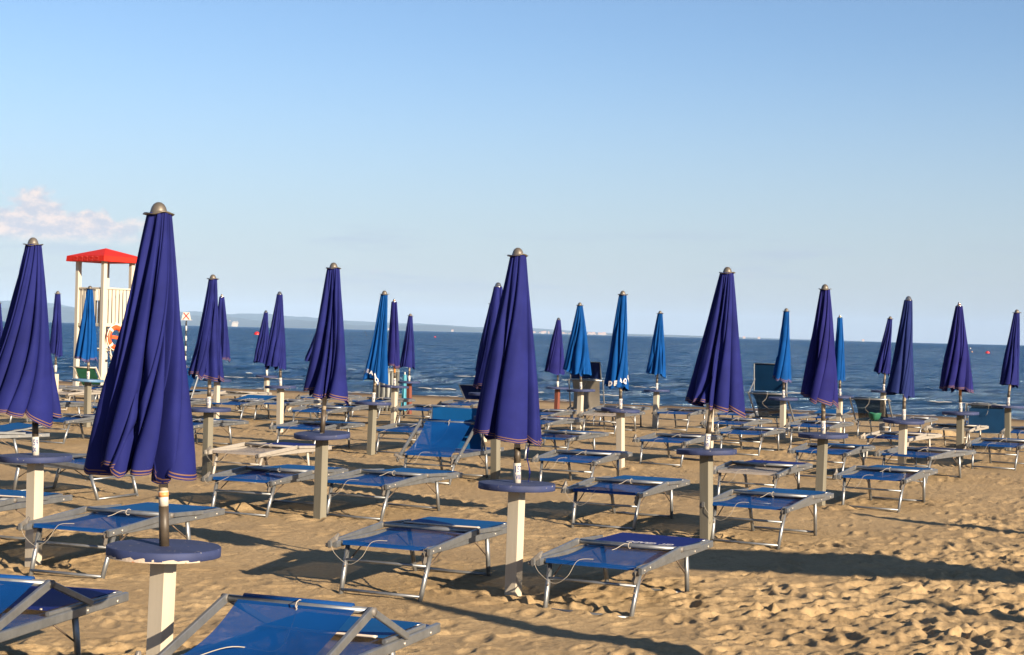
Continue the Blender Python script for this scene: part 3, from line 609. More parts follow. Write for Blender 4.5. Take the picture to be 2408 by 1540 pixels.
UM = {
 'A': dict(m=(-1.59, 7.31, 0.753, -0.064, 2.349, -0.123, 1.125, 0.238), plate=None, rot=-27, tilt=0.8, npl=8, seed=3, lab='tallest, nearest closed navy umbrella, chipped blue table, orange sticker on its pole'),
 'E': dict(m=(-3.47, 11.54, 0.801, -0.057, 2.397, -0.130, 1.141, 0.284), plate=('159', 'IX'), rot=-30, seed=1, lab='closed navy umbrella cut by the left edge, over cream post and scratched blue table'),
 'B': dict(m=(0.06, 10.68, 0.764, -0.032, 2.360, -0.084, 1.094, 0.221), plate=('157', 'VIII'), psh=0.35, rot=-30, seed=5, lab='large closed navy umbrella at the middle, navy strap dangling behind its pole, plate 157 VIII'),
 'C': dict(m=(1.72, 13.73, 0.806, 0.148, 2.402, 0.070, 1.202, 0.247), plate=('157', 'VII'), post='post_grey', rot=-36, seed=2, lab='closed navy umbrella leaning right, right of centre, plate 157 VII above round blue table'),
 'D': dict(m=(-1.75, 14.71, 0.803, 0.069, 2.399, 0.029, 1.177, 0.205), plate=None, lab_h=0.0, slv=0.22, post='post_grey', tilt=2.5, seed=4, lab='closed navy umbrella with no number plate, brown sleeve standing on a tilted blue table'),
 'F': dict(m=(-3.60, 18.80, 0.798, 0.013, 2.394, -0.042, 1.194, 0.191), plate=('159', 'VI'), post='post_grey', col='canopy_navy', seed=8, lab='closed navy umbrella with plate 159 VI, grey post, just right of the nearest umbrella'),
 'G': dict(m=(3.35, 16.82, 0.785, -0.015, 2.381, -0.045, 1.162, 0.186), plate=('157', 'VI'), psh=-0.1, post='post_grey', col='canopy_indigo', seed=2, lab='closed purple-navy umbrella with plate 157 VI, light blue umbrella peeping out behind it'),
 'J': dict(m=(5.08, 20.31, 0.782, 0.028, 2.378, -0.056, 1.121, 0.177), plate=('157', 'V'), col='canopy_deep', cap='dome', stitch=False, seed=6, lab='closed navy umbrella with plate 157 V and silver dome, green bag behind it'),
 'M': dict(m=(6.58, 22.99, 0.785, -0.057, 2.381, -0.077, 1.131, 0.230), plate=('157', 'IV'), post='post_grey', col='canopy_indigo', cap='small', pcol='pole_orange', seed=1, lab='violet-navy umbrella with orange pole section and small silver knob, second from right edge'),
 'N': dict(m=(8.25, 26.09, 0.772, 0.114, 2.368, 0.011, 1.138, 0.153), plate=('157', 'III'), post='post_grey', seed=3, tilt=-2, lab='closed navy umbrella nearest the right edge, scuffed bright blue table'),
 'V': dict(m=(8.01, 33.81, 0.736, 0.110, 2.332, -0.038, 1.135, 0.167), plate=('158', 'II'), seed=3, lab='small far navy umbrella against the sea, left of silver-domed plate 157 V'),
 'H': dict(m=(-1.96, 22.49, 0.747, 0.126, 2.343, 0.031, 1.082, 0.174), plate=('159', 'V'), psh=0.25, post='post_grey', col='canopy_royal', stitch=False, text='O E A Q', tang=-2.05, tslope=-0.25, seed=7, lab='bright blue umbrella, white hem letters, plate 159 V, left of centre'),
 'S': dict(m=(-2.14, 29.03, 0.757, -0.046, 2.353, -0.030, 1.137, 0.115), plate=('160', 'VI'), col='canopy_indigo', cap='small', pcol='pole_orange', seed=2, stitch=True, lab='slim purple umbrella just right of the lettered bright blue one'),
 'T': dict(m=(-2.39, 37.04, 0.584, -0.008, 2.180, -0.051, 0.951, 0.168), plate=('160', 'III'), post='post_rust', seed=5, lab='small far navy umbrella on a rust brown post, left of centre at the water'),
 'K': dict(m=(-0.17, 18.78, 0.784, -0.008, 2.380, -0.065, 1.138, 0.204), plate=('158', 'VI'), post='post_grey', cap='dome', seed=5, lab='closed navy umbrella half hidden behind the large middle umbrella, showing at its left'),
 'I': dict(m=(1.49, 21.26, 0.791, -0.004, 2.387, -0.064, 1.123, 0.154), plate=('158', 'V'), col='canopy_royal', stitch=False, text='D E A Q U', tang=-1.25, tslope=0.15, seed=9, post='post_cream', lab='closed darker blue umbrella with white letters on its hem, right of centre, cream post'),
 'O': dict(m=(1.29, 28.88, 0.775, -0.055, 2.371, -0.078, 1.096, 0.242), plate=('159', 'III'), col='canopy_royal', stitch=False, seed=2, lab='wide bright blue umbrella without letters, in front of the raised grey lounger'),
 'U': dict(m=(1.08, 36.12, 0.563, -0.017, 2.159, -0.081, 0.925, 0.228), plate=('160', 'II'), post='post_rust', col='canopy_indigo', cap='dome', seed=6, lab='small far navy umbrella on rust brown post, left of the wide bright blue one'),
 'Q': dict(m=(2.95, 31.77, 0.703, 0.034, 2.299, -0.028, 1.039, 0.187), plate=('159', 'II'), col='canopy_royal', stitch=False, seed=4, lab='bright blue umbrella alone against the sea between the lettered one and plate 157 VII'),
 'P': dict(m=(4.87, 28.09, 0.743, 0.020, 2.339, -0.030, 1.090, 0.156), plate=('158', 'III'), col='canopy_royal', stitch=True, seed=1, lab='bright blue umbrella in front of the raised blue sun lounger'),
 'R': dict(m=(6.53, 31.19, 0.694, -0.038, 2.290, -0.020, 1.041, 0.111), plate=('158', 'II'), col='canopy_royal', stitch=False, cap='small', seed=1, lab='slim light blue umbrella half hidden behind the one with plate 157 VI'),
 'X': dict(m=(-7.21, 26.85, 0.818, -0.005, 2.414, -0.048, 1.187, 0.179), plate=('161', 'V'), post='post_grey', col='canopy_royal', tcol='table_light', stitch=True, seed=3, lab='bright blue umbrella in front of the lifeguard tower, pale blue table'),
 'Y': dict(m=(-8.99, 31.07, 0.799, 0.006, 2.395, -0.004, 1.160, 0.122), plate=None, table=False, seed=3, lab='small far navy umbrella between the left edge umbrella and the lifeguard tower'),
 'Z': dict(m=(-5.52, 29.60, 0.782, 0.048, 2.378, 0.062, 1.183, 0.160), plate=None, cap='small', seed=2, stitch=True, lab='small navy umbrella with silver knob half hidden behind plate 159 VI umbrella'),
 'L': dict(m=(-3.89, 26.61, 0.793, -0.053, 2.389, -0.103, 1.131, 0.176), plate=('160', 'V'), cap='dome', seed=8, lab='right one of the pair of overlapping navy umbrellas left of centre'),
 'W': dict(m=(-5.96, 38.45, 0.596, -0.063, 2.192, -0.144, 0.930, 0.191), plate=('161', 'III'), cap='dome', seed=2, lab='left and smaller one of the pair of overlapping navy umbrellas left of centre'),
 'A1': dict(m=(-5.60, 23.33, 0.812, 0.006, 2.408, -0.011, 1.159, 0.142), plate=('160', 'VI'), seed=1, lab='navy umbrella almost hidden behind the nearest umbrella, tip showing at its left'),
 'D1': dict(m=(-4.03, 32.99, 0.73, 0.16, 2.30, -0.110, 1.12, 0.19), plate=('160', 'IV'), seed=1, lab='navy umbrella hidden behind the one with the tilted table, left hem showing'),
 'K1': dict(m=(-0.42, 25.54, 0.796, 0.10, 2.30, -0.050, 1.172, 0.12), plate=('159', 'IV'), seed=1, lab='umbrella hidden behind the middle ones, only edge of its blue table showing'),
 'C1': dict(m=(3.07, 24.20, 0.80, 0.16, 2.36, -0.028, 1.20, 0.12), plate=('158', 'IV'), seed=1, lab='umbrella hidden behind plate 157 VII umbrella, only its cream post showing'),
 'E1': dict(m=(-11.09, 33.92, 0.75, 0.008, 2.219, 0.02, 1.0, 0.15), plate=None, seed=1, lab='navy umbrella cut off at the very left edge, behind the big left one'),
}
for k, d in UM.items(): make_umbrella(k, d)
# two neighbours outside the right edge of the frame; their long shadows fall into it
for i, (x, y, w_, lab_) in enumerate([(4.30, 5.15, 0.22, 'closed navy umbrella off right, nearest the camera'), (8.45, 11.0, 0.24, 'closed navy umbrella off right, farthest from the camera'), (7.6, 5.6, 0.22, 'closed navy umbrella off right, between the other two')]):
    make_umbrella('out%d' % i, dict(m=(x, y, 0.79, 0.0, 2.42, -0.06, 1.1, w_), plate=None, lab=lab_))
aw = empty('shadow_caster', (7.3, 7.5, 0)); ab = MB()
ap = [(-1.27, 0.92), (-1.43, -0.30), (0.2, -0.52), (2.0, -0.80), (2.0, -0.45), (0.2, 0.72)]  # added out of view: sheet outline shaped to throw the broad sand shadow
ab.add([(x, y, 2.20) for x, y in ap]+[(x, y, 2.235) for x, y in ap], [(5, 4, 3, 2, 1, 0), (6, 7, 8, 9, 10, 11)]+[(i, (i+1) % 6, 6+(i+1) % 6, 6+i) for i in range(6)]); ab.build('shadow_sheet', 'sling_grey', aw)
for x, y in ((1.9, -0.78), (1.9, -0.5)): MB().tube([(x, y, -.2), (x, y, 2.2)], .016, 8).build('pole', 'plate_white', aw)
tag(aw, 'unseen flat sheet on thin poles, added off to the right to shade the sand', 'shadow_caster')

# ------------------------------------------------------------------ sun loungers
WR = 0.345   # half distance between rails
def rope(mb, pts, r=0.0032, n=10):
    P = [Vector(p) for p in pts]; out = []
    for i in range(len(P)-1):
        p0, p1, p2, p3 = P[max(i-1, 0)], P[i], P[i+1], P[min(i+2, len(P)-1)]
        for k in range(n):
            s = k/n; out.append(0.5*((2*p1)+(p2-p0)*s+(2*p0-5*p1+4*p2-p3)*s*s+(3*p1-p0-3*p2+p3)*s**3))
    out.append(P[-1]); mb.tube(out, r, 5)
def make_lounger(phi=4.0, sling='sling_blue', panel='flat', pcol='panel_blue', metal='alu', hinge='hinge', hmode=0, cord=0, text=False, seed=0, far=False, pang=None):
    root = empty('sun_lounger'); rd = random.Random(seed); L = 1.52; zr = 0.325; ph = R(phi)
    mt = metal
    for sx in (-1, 1):
        MB().bar((sx*WR, 0.0, zr), (sx*WR, L, zr+0.005), 0.026, 0.048).build('side_rail', mt, root)
    # cross tubes of the bed frame
    MB().tube([(-WR, 0.07, zr+0.006), (WR, 0.07, zr+0.006)], 0.013, 8).build('cross_tube', mt, root)
    MB().tube([(-WR, L-0.03, zr+0.006), (WR, L-0.03, zr+0.006)], 0.013, 8).build('cross_tube', mt, root)
    # legs: four tubes, splayed, with bars between
    wl = WR-0.03
    for (yt, yf) in ((0.13, 0.0), (1.05, 1.15)):
        fw = 0.295
        for sx in (-1, 1):
            lg = MB().sweep([(sx*wl, yt, zr-0.012), (sx*fw, yf, -0.05)], [(0.0155*math.cos(q*math.pi/6), 0.020*math.sin(q*math.pi/6)) for q in range(12)], up=Vector((0, 1, 0.2)), smooth=True); lg.build('leg', mt, root)
        MB().tube([(-fw, yf+(yt-yf)*0.10, 0.022), (fw, yf+(yt-yf)*0.10, 0.022)], 0.011, 7).build('foot_bar', mt, root)
        if yt < 0.5: 
            f = 0.66; MB().tube([(-(fw+(wl-fw)*f), yf+(yt-yf)*f, zr*f), (fw+(wl-fw)*f, yf+(yt-yf)*f, zr*f)], 0.011, 7).build('leg_bar', mt, root)
    if not far:
        for sx in (-1, 1):
            for (y0, y1, zf) in ((0.34, 0.055, 0.17), (0.84, 1.11, 0.15)):
                MB().tube([(sx*(wl-.012), y0, zr-0.02), (sx*(0.30), y1, zf)], 0.0055, 5).build('brace', 'brace_dark', root)
    # head section: two arms, head bar, links
    yp, zp = 0.12, zr+0.012; tail, La = 0.15, 0.62
    d = Vector((0, math.cos(ph), math.sin(ph))); piv = Vector((0, yp, zp)); apex = piv+d*La; tl = piv-d*tail
    for sx in (-1, 1):
        ox = Vector((sx*(WR+0.028), 0, 0))
        MB().bar(tl+ox, apex+ox, 0.022, 0.044, up=Vector((0, -math.sin(ph), math.cos(ph)))).build('arm', mt, root)
        MB().tube([piv+ox+Vector((sx*.011, 0, 0)), piv+ox+Vector((sx*.016, 0, 0))], 0.009, 8).build('bolt', 'bolt', root)
        q = tl+d*0.05+ox; MB().tube([q+Vector((sx*.011, 0, 0)), q+Vector((sx*.015, 0, 0))], 0.008, 8).build('bolt', 'bolt', root)
        for yy_ in (1.10, 1.40) if not far else (1.4,): MB().tube([(sx*(WR+.013), yy_, zr), (sx*(WR+.018), yy_, zr)], 0.009, 8).build('bolt', 'bolt', root)
        kn = MB(); a_ = apex+ox; kn.tube([a_-Vector((.016*sx, 0, 0)), a_+Vector((sx*.020, 0, 0))], 0.019, 10); kn.build('joint_knob', 'hinge', root)
        # link from the joint down to the rail
        if phi < 60:
            ln = 0.44; ye = apex.y+math.sqrt(max(ln*ln-(apex.z-zr-0.028)**2, 0.05)); e = Vector((sx*(WR+0.004), ye, zr+0.034))
            MB().bar(apex+ox*0.99+Vector((0, .01, 0)), e+Vector((sx*.02, 0, 0)), 0.018, 0.032).build('link', mt, root)
        elif panel in ('up', 'vertup'):
            pass
        else:
            MB().bar(apex+ox, apex+ox+Vector((0, 0.20, -0.03)), 0.018, 0.030).build('link', mt, root)
        # plastic hinge block hanging at the near end
        hm = hmode if sx < 0 else (hmode+1) % 3
        an = (R(-50), R(-80), R(20))[hm]
        hb = MB(); c = Vector((sx*(WR-0.01 if sx > 0 else WR+0.045), -0.005, zr-0.01 if sx < 0 else zr-0.02))
        M_ = Matrix.Translation(c) @ Matrix.Rotation(an if sx < 0 else R(-75), 4, 'Y' if sx < 0 else 'X') @ Matrix.Rotation(R(12), 4, 'Z')
        pts = [M_ @ Vector(p_) for p_ in ((-0.01, 0, 0), (0.035, -0.004, 0.004), (0.065, 0.002, -0.004), (0.105, 0, 0.003))] if sx < 0 else [M_ @ Vector(p_) for p_ in ((0, -0.03, 0), (0.003, 0.01, 0.002), (-0.003, 0.05, 0.0), (0, 0.075, 0))]
        hb.sweep(pts, [(-.012, -.017), (.012, -.017), (.015, 0), (.012, .017), (-.012, .017), (-.015, 0)], scales=[1.1, 0.85, 1.05, 0.5])
        hb.box(None, None, M=M_ @ Matrix.Translation((0.0, 0, -0.016)) @ Matrix.Diagonal((0.03, 0.03, 0.02, 1))) if False else None
        hb.tube([c+Vector((-.02, 0, 0)), c+Vector((.02, 0, 0))], 0.013, 8)
        hb.build('hinge_block', hinge, root)
    br = 0.0175 if mt == 'alu' else 0.015
    MB().tube([apex-Vector((WR+.02, 0, 0)), apex+Vector((WR+.02, 0, 0))], br, 12).build('head_bar', mt, root)
    # head sling: from the near cross tube, sagging, up over the head bar
    sm = MB(); nu, nv = 13, 14; w = WR-0.03 if phi < 12 else WR-0.045; V = []
    a0 = Vector((0, 0.062, zr+0.022)); a1 = apex+Vector((0, -0.012, 0.004)) if phi > 12 else Vector((0, apex.y-.005, zr+0.02))
    sag = 0.018 if phi < 12 else 0.055
    nrm = Vector((0, -(a1-a0).z, (a1-a0).y)).normalized()
    for j in range(nv):
        tt = j/(nv-1)
        for i in range(nu):
            s_ = -1+2*i/(nu-1); p_ = a0.lerp(a1, tt)
            ww = w*(1-0.05*math.sin(math.pi*tt))
            V.append(p_+Vector((s_*ww, 0, 0))-nrm*(sag*math.sin(math.pi*tt)*(1-0.35*s_*s_)))
    # hem wrapped round the near tube
    lip = [Vector((-w+2*w*i/(nu-1), 0.050, zr-0.006)) for i in range(nu)]
    V = lip+V; nv += 1
    sm.add(V, [(j*nu+i, j*nu+i+1, (j+1)*nu+i+1, (j+1)*nu+i) for j in range(nv-1) for i in range(nu-1)], True)
    hs = sm.build('head_sling', sling, root)
    if phi > 12:      # wrapped hem on the bar
        MB().tube([apex+Vector((-w+.02, 0.006, 0.012)), apex+Vector((w-.02, 0.006, 0.012))], 0.017, 10).build('sling_hem', sling if sling != 'sling_white' else 'sling_white', hs)
    # bed sling beyond
    b0 = 0.40 if phi > 12 else 0.72
    V = []; nu, nv = 9, 8
    for j in range(nv):
        for i in range(nu):
            s_ = -1+2*i/(nu-1); tt = j/(nv-1); V.append((s_*(WR-0.012), b0+(L-0.035-b0)*tt, zr+0.022-0.014*math.sin(math.pi*tt)*(1-s_*s_)))
    MB().add(V, [(j*nu+i, j*nu+i+1, (j+1)*nu+i+1, (j+1)*nu+i) for j in range(nv-1) for i in range(nu-1)], True).build('bed_sling', sling if sling not in ('sling_dark',) else 'sling_blue', root)
    # shade panel (tubular U frame with cloth)
    def shade(o0, dirv, ln, half, cloth=pcol, snaps=True, pipe=False, txt=False, frame=True):
        dirv = dirv.normalized(); nn = Vector((1, 0, 0)).cross(dirv).normalized()
        if nn.z < 0: nn = -nn
        fr = MB()
        if frame: fr.bar(o0+Vector((-half, 0, 0)), o0+Vector((-half, 0, 0))+dirv*ln, 0.02, 0.02); fr.bar(o0+Vector((half, 0, 0)), o0+Vector((half, 0, 0))+dirv*ln, 0.02, 0.02); fr.tube([o0+Vector((-half, 0, 0))+dirv*ln, o0+Vector((half, 0, 0))+dirv*ln], 0.010, 7)
        if frame: f_ = fr.build('shade_frame', mt, root)
        V = []; nu, nv = 11, 8; h2 = half-0.008
        for j in range(nv):
            for i in range(nu):
                s_ = -1+2*i/(nu-1); tt = j/(nv-1); V.append(o0+dirv*(0.01+(ln-0.012)*tt)+Vector((s_*h2, 0, 0))+nn*(0.014-0.006*math.sin(math.pi*tt)*(1-s_*s_)))
        c_ = MB().add(V, [(j*nu+i, j*nu+i+1, (j+1)*nu+i+1, (j+1)*nu+i) for j in range(nv-1) for i in range(nu-1)], True).build('shade_cloth', cloth, root)
        if snaps:
            sn = MB()
            for k in range(5):
                q = o0+dirv*0.03+Vector((-h2*0.86+2*h2*0.86*k/4, 0, 0))+nn*0.014; sn.lathe([(0.008, 0), (0.006, 0.006), (0.0, 0.007)], q, 8)
            sn.build('snap', 'bolt', c_)
        if pipe:
            rope(mbp := MB(), [o0+Vector((-h2*.95, 0, 0))+nn*.02, o0+Vector((0, 0, 0))+nn*.018, o0+Vector((h2*.9, 0, 0))+nn*.02], 0.007); mbp.build('piping', 'piping', c_)
        if txt:
            me = text_mesh('GIT  GRADO', 0.060, 0.003)
            for v_ in me.vertices:      # seen upside down from the near end
                q = o0+dirv*(0.17-v_.co.y*1.9)+Vector((-v_.co.x+0.08, 0, 0))+nn*0.018; v_.co = q
            me.name = 'lettering'; me.materials.clear(); me.materials.append(MAT['print_white']); me.update()
            o = bpy.data.objects.new('lettering', me); COL.objects.link(o); o.parent = c_
    if panel == 'flat': shade(Vector((0, apex.y+0.05, zr+0.036)), Vector((0, 1, -0.012)), L-apex.y-0.09, WR-0.012, snaps=not far, txt=text)
    elif panel == 'lift': shade(Vector((0, apex.y+0.07, zr+0.036)), Vector((0, 1, 0.13)), 0.62, WR-0.012, pipe=True, txt=text)
    elif panel == 'low': shade(Vector((0, apex.y+0.22, zr+0.036)), Vector((0, 1, 0.0)), 0.45, WR-0.012, snaps=True, pipe=True)
    elif panel == 'vert': shade(Vector((0, 0.86, zr+0.03)), Vector((0, 0.06, 1)), 0.50, WR-0.005, snaps=False, cloth=pcol)
    elif panel == 'up': shade(apex+d*0.02, d+Vector((0, -0.15, 0.1)), 0.40, WR-0.01, snaps=False, txt=text)
    elif panel == 'vertup':
        shade(apex+Vector((0, 0.16, 0.04)), Vector((0, -0.05, 1)), 0.52, WR-0.02, snaps=False)
        for sx in (-1, 1): MB().bar(apex+Vector((sx*(WR+.02), 0, 0)), apex+Vector((sx*(WR-.03), 0.17, 0.27)), 0.018, 0.022).build('link', mt, root)
    elif panel == 'hang':
        shade(apex+Vector((0, -0.07, -0.06)), Vector((0, -0.08, -1)), 0.46, WR-0.005, snaps=False)
        for sx in (-1, 1): MB().bar(apex+Vector((sx*(WR+.05), 0, 0.03)), apex+Vector((sx*(WR+.05), -0.10, -0.30)), 0.018, 0.022).build('link', mt, root)
    elif panel == 'tilt':      # shade half raised, dark underside towards the viewer
        shade(Vector((0, apex.y+0.62, zr+0.05)), Vector((0, -0.72, 0.62)), 0.50, WR-0.005, snaps=False)
    # knotted white cord on the head bar and loose ends on the hinges
    cb = MB(); rc = 0.0024 if not far else 0.0034
    if cord % 3 != 2:
        k0 = apex+Vector((0.02, -0.02, 0.012))
        cb.tube([k0+Vector((0, .035*math.cos(q), .022*math.sin(q)-.008)) for q in [i*math.pi/4 for i in range(8)]], rc*1.2, 6, closed=True, up=Vector((1, 0, 0)))
        if phi > 12: rope(cb, [k0+Vector((0, -.02, -.008)), k0+Vector((-.01, -.05, -.10)), k0+Vector((-.05, -.12, -.20)), Vector((-.12, .3, zr+0.08)), Vector((-.3, .03, zr+.0))], rc)
        else: rope(cb, [k0+Vector((0, -.02, 0)), k0+Vector((-.02, -.06, .006)), k0+Vector((-.05, -.13, -.02)), k0+Vector((-.07, -.16, -.028))], rc)
    if cb.v: cb.build('cord', 'cord', root)
    cb = MB()
    ho = Vector((-(WR+.03), -.01, zr+.01))
    if cord % 3 != 1:
        rope(cb, [ho, ho+Vector((.05, -.02, -.07)), ho+Vector((.16, -.03, -.13)), ho+Vector((.25, -.02, -.08)), ho+Vector((.30, .03, .02)), ho+Vector((.38, .10, .028))], rc*0.7)
    else:
        rope(cb, [ho, ho+Vector((.06, -.02, -.05)), ho+Vector((.15, -.01, -.03)), ho+Vector((.24, .06, .022))], rc*0.7)
    cb.build('cord', 'cord', root)
    return root
PROTO = {}
def lounger(near, yaw, lab, z=0.0, **kw):
    """near = ground point under the near right pivot"""
    key = tuple(sorted(kw.items()))
    o = PROTO.get(key)
    if o is None: o = make_lounger(**kw); PROTO[key] = o
    else: o = copy_tree(o)
    a = -R(yaw); off = Matrix.Rotation(a, 3, 'Z') @ Vector((WR+0.028, -0.03, 0))
    x, y = near[0]-off.x, near[1]-off.y
    o.location = (x, y, gz(x, y)+z); o.rotation_euler = (0, 0, a)
    tag(o, lab, 'sun lounger', 'sun loungers set out on the beach'); return o
k = 0.967
def nk(x, y): return (x*k, y*k)
FAR = dict(far=True)
lounger((0.845, 9.93), 25, 'lounger with dark blue white-lettered shade cloth, nearest one right of the central post', z=-0.035, pcol='panel_indigo', text=True)
lounger(nk(-.53, 10.68), 23, 'blue lounger with cream piping across its sling, directly left of the central cream post', pcol='panel_blue', panel='low', cord=2)
lounger((-0.86, 6.33), 21, 'nearest sun lounger, cut by the bottom edge, see-through head sling propped up', z=-0.015, phi=19, panel='low', hmode=1)
lounger((-2.39, 6.87), 15, 'lounger cut by the lower left corner, arms propped in a peak, dark shade lying flat', phi=17, panel='flat', pcol='panel_indigo', hmode=1)
lounger((-2.75, 10.85), 21, 'blue lounger behind the nearest umbrella table, between it and the left cream post')
lounger((-4.12, 11.57), 20, 'lounger cut by the left edge, low, with cream piping over a dark gap', panel='low', cord=2, hmode=1)
lounger((-2.20, 14.62), 22, 'flat blue lounger left of the grey post with the tilted table, cords hanging', cord=1)
lounger((-1.13, 14.55), 26, 'flat blue lounger right of the grey post with the tilted table', hmode=1)
lounger(nk(-2.92, 18.36), 26, 'pale framed lounger with white head sling, behind the one left of the grey post', sling='sling_white', pcol='panel_indigo', metal='alu_cream')
lounger((-0.63, 18.15), 22, 'lounger with head section raised and upright blue shade, left of the middle umbrella', phi=35, panel='vert', hmode=2)
lounger((-6.45, 22.85), 26, 'blue lounger behind the left edge umbrella pole, round cord ring on its bar')
lounger((-7.0, 19.1), 46, 'lounger cut by the left edge with lifted shade and thick cream piping', panel='lift', cord=1)
lounger((-8.0, 26.7), 25, 'lounger left of the post under the pale blue table', far=True)
lounger(nk(-9.20, 32.73), 22, 'pale framed lounger farther behind, in front of the tower at left', metal='alu_cream', sling='sling_white', pcol='panel_navy', far=True)
lounger((-9.95, 33.5), 22, 'blue lounger just in front of the rescue boards near the tower', far=True, cord=1)
lounger(nk(-9.62, 36.48), 25, 'blue lounger beside the foot of the lifeguard tower, right of the pale table', far=True)
lounger((-6.6, 26.75), 25, 'lounger half hidden by the nearest umbrella, hinge showing at the pale table post', far=True, hmode=1)
lounger((-4.52, 22.4), 22, 'blue lounger crossing behind the post with plate 159 VI', cord=1)
lounger((-4.95, 29.1), 20, 'lounger with raised bright blue lettered shade, left of the paired umbrellas', panel='lift', text=True)
lounger((-6.05, 28.9), 22, 'blue lounger behind and left of plate 159 VI', far=True)
lounger(nk(-5.84, 34.19), 16, 'far pale lounger with cream sling near the waterline, right of plate 159 VI', far=True, sling='sling_grey', pcol='panel_blue', metal='alu_cream')
lounger((-6.9, 33.8), 22, 'far lounger with a small head piece sticking up, beside the nearest umbrella', far=True, phi=62, panel='flat')
lounger((-4.25, 29.6), 22, 'blue lounger behind the post of the paired umbrellas', far=True)
lounger((-3.9, 33.4), 24, 'far blue lounger near the water behind the paired umbrella posts', far=True, cord=1)
lounger(nk(-3.27, 28.12), 17, 'blue lounger with white plastic hinges right of the paired umbrellas post', hinge='hinge_cream', pcol='panel_blue', panel='low', cord=1)
lounger((-2.76, 22.45), 22, 'blue lounger behind the tilted table, its rails passing behind the brown sleeve', hmode=1)
lounger((-2.95, 28.5), 24, 'blue lounger passing behind the table with plate 159 V', far=True)
lounger((-2.6, 31.5), 24, 'far blue lounger left of the plate 159 V table', far=True, cord=1)
lounger((-1.32, 22.4), 24, 'lounger with cream piping just left of the one with the upright shade', panel='low', cord=1)
lounger((-1.44, 28.6), 22, 'long blue lounger behind the upright blue shade', far=True)
lounger((-0.75, 31.5), 20, 'lounger with dark shade tilted up near the waterline, left of the middle umbrella', far=True, panel='tilt', pcol='panel_navy')
lounger((0.60, 25.2), 26, 'blue lounger with untidy cord, just right of the middle umbrella', cord=0, panel='low')
lounger((0.72, 28.0), 25, 'blue lounger behind the untidy corded one, right of the middle umbrella', far=True)
lounger((1.93, 28.2), 24, 'pale grey lounger left of the lettered umbrella post', far=False, sling='sling_white', metal='alu', pcol='panel_navy')
lounger((0.81, 21.6), 25, 'blue lounger behind the two right of the middle umbrella hem, third from front', cord=1)
lounger((0.97, 17.8), 21, 'flat blue lounger overlapping the cream post of the darker lettered umbrella')
lounger((2.25, 31.0), 25, 'far blue lounger behind the table of the darker lettered umbrella', far=True)
lounger((3.45, 30.2), 25, 'blue lounger just right of the lone bright umbrella post', far=True)
lounger((2.40, 21.5), 27, 'blue lounger with row of rivets along its bar, behind the plate 157 VII table', panel='flat', pcol='panel_navy', hmode=1, cord=0)
lounger(nk(1.24, 14.78), 24, 'flat blue lounger right of the central cream post, behind the lettered shade', cord=0, hmode=1)
lounger(nk(4.05, 27.29), 28, 'blue lounger right of plate 157 VII umbrella, farther of two', far=True)
lounger(nk(3.95, 24.54), 25, 'blue lounger right of plate 157 VII umbrella, nearer of two, by the cream post', cord=1)
lounger(nk(5.04, 33.18), 25, 'far blue lounger left of the raised blue one', far=True)
lounger((5.28, 29.6), 30, 'lounger with back raised and tall blue shade standing above it, facing the sea', phi=133, panel='vertup', sling='sling_dark', pcol='panel_teal', hmode=2)
lounger((1.95, 33.2), 18, 'lounger with raised grey back and dark lettered shade, right of a rust brown post', phi=105, sling='sling_grey', panel='up', pcol='panel_navy', text=True)
lounger(nk(5.48, 27.0), 28, 'blue lounger behind plate 157 VI pole', cord=1, far=True)
lounger(nk(4.45, 20.76), 27, 'blue lounger passing behind the grey post of plate 157 VI', hmode=1)
lounger(nk(2.96, 17.30), 25, 'lounger with white mesh head sling and dark blue shade, right of plate 157 VII post', sling='sling_white', pcol='panel_indigo')
lounger(nk(2.44, 13.80), 27, 'flat bright blue lounger at the right, foremost beside the grey post of plate 157 VII')
lounger(nk(4.28, 16.98), 28, 'flat bright blue lounger standing clear on the open sand at the right', cord=0, hmode=1)
lounger(nk(5.48, 20.48), 38, 'long pale railed dark blue lounger between plates 157 V and 157 IV', pcol='panel_navy', metal='alu', cord=1)
lounger(nk(6.13, 24.17), 34, 'pale framed lounger with a cream wooden hinge end, behind plate 157 V post', metal='alu_cream', hinge='hinge_cream', pcol='panel_navy', panel='flat', cord=1)
lounger(nk(7.89, 27.02), 29, 'cream framed lounger with grey sling behind the post of plate 157 IV', metal='alu_cream', sling='sling_grey', pcol='panel_navy', far=True)
lounger((7.22, 22.25), 30, 'blue lounger cut by the right edge, its leg planted on open sand')
lounger((8.8, 25.7), 28, 'blue lounger at the right edge under the scuffed bright blue table', far=True)
lounger((7.42, 30.6), 27, 'lounger with dark see-through back raised, left of plate 157 V', phi=136, panel='none', sling='sling_dark', hmode=2)
lounger(nk(8.66, 33.01), 27, 'blue lounger near the waterline behind the green bag', far=True)
lounger((9.35, 29.6), 14, 'lounger with back raised and blue shade hanging down to the sand, right edge', phi=140, panel='hang', sling='sling_dark', pcol='panel_teal', hmode=2)
lounger((6.6, 32.6), 32, 'far blue lounger half hidden between plate 157 VI pole and the dark raised back', far=True, panel='lift')
# the lounger turned round, head end to the right, behind the left table
o = make_lounger(hmode=1, cord=1); o.location = (-3.95, 16.0, gz(-4, 16)); o.rotation_euler = (0, 0, R(64))
tag(o, 'blue lounger turned sideways behind the left edge table, legs toward the nearest umbrella', 'sun lounger', 'sun loungers set out on the beach')

# ------------------------------------------------------------------ lifeguard tower
tw = empty('lifeguard_tower', (-12.08, 46.6, gz(-11.9, 46.6)), 0)
tg = tw.location.z; TR = Matrix.Rotation(R(-33), 4, 'Z')
hw = 0.54
def tp(x, y, z): return TR @ Vector((x, y, z))
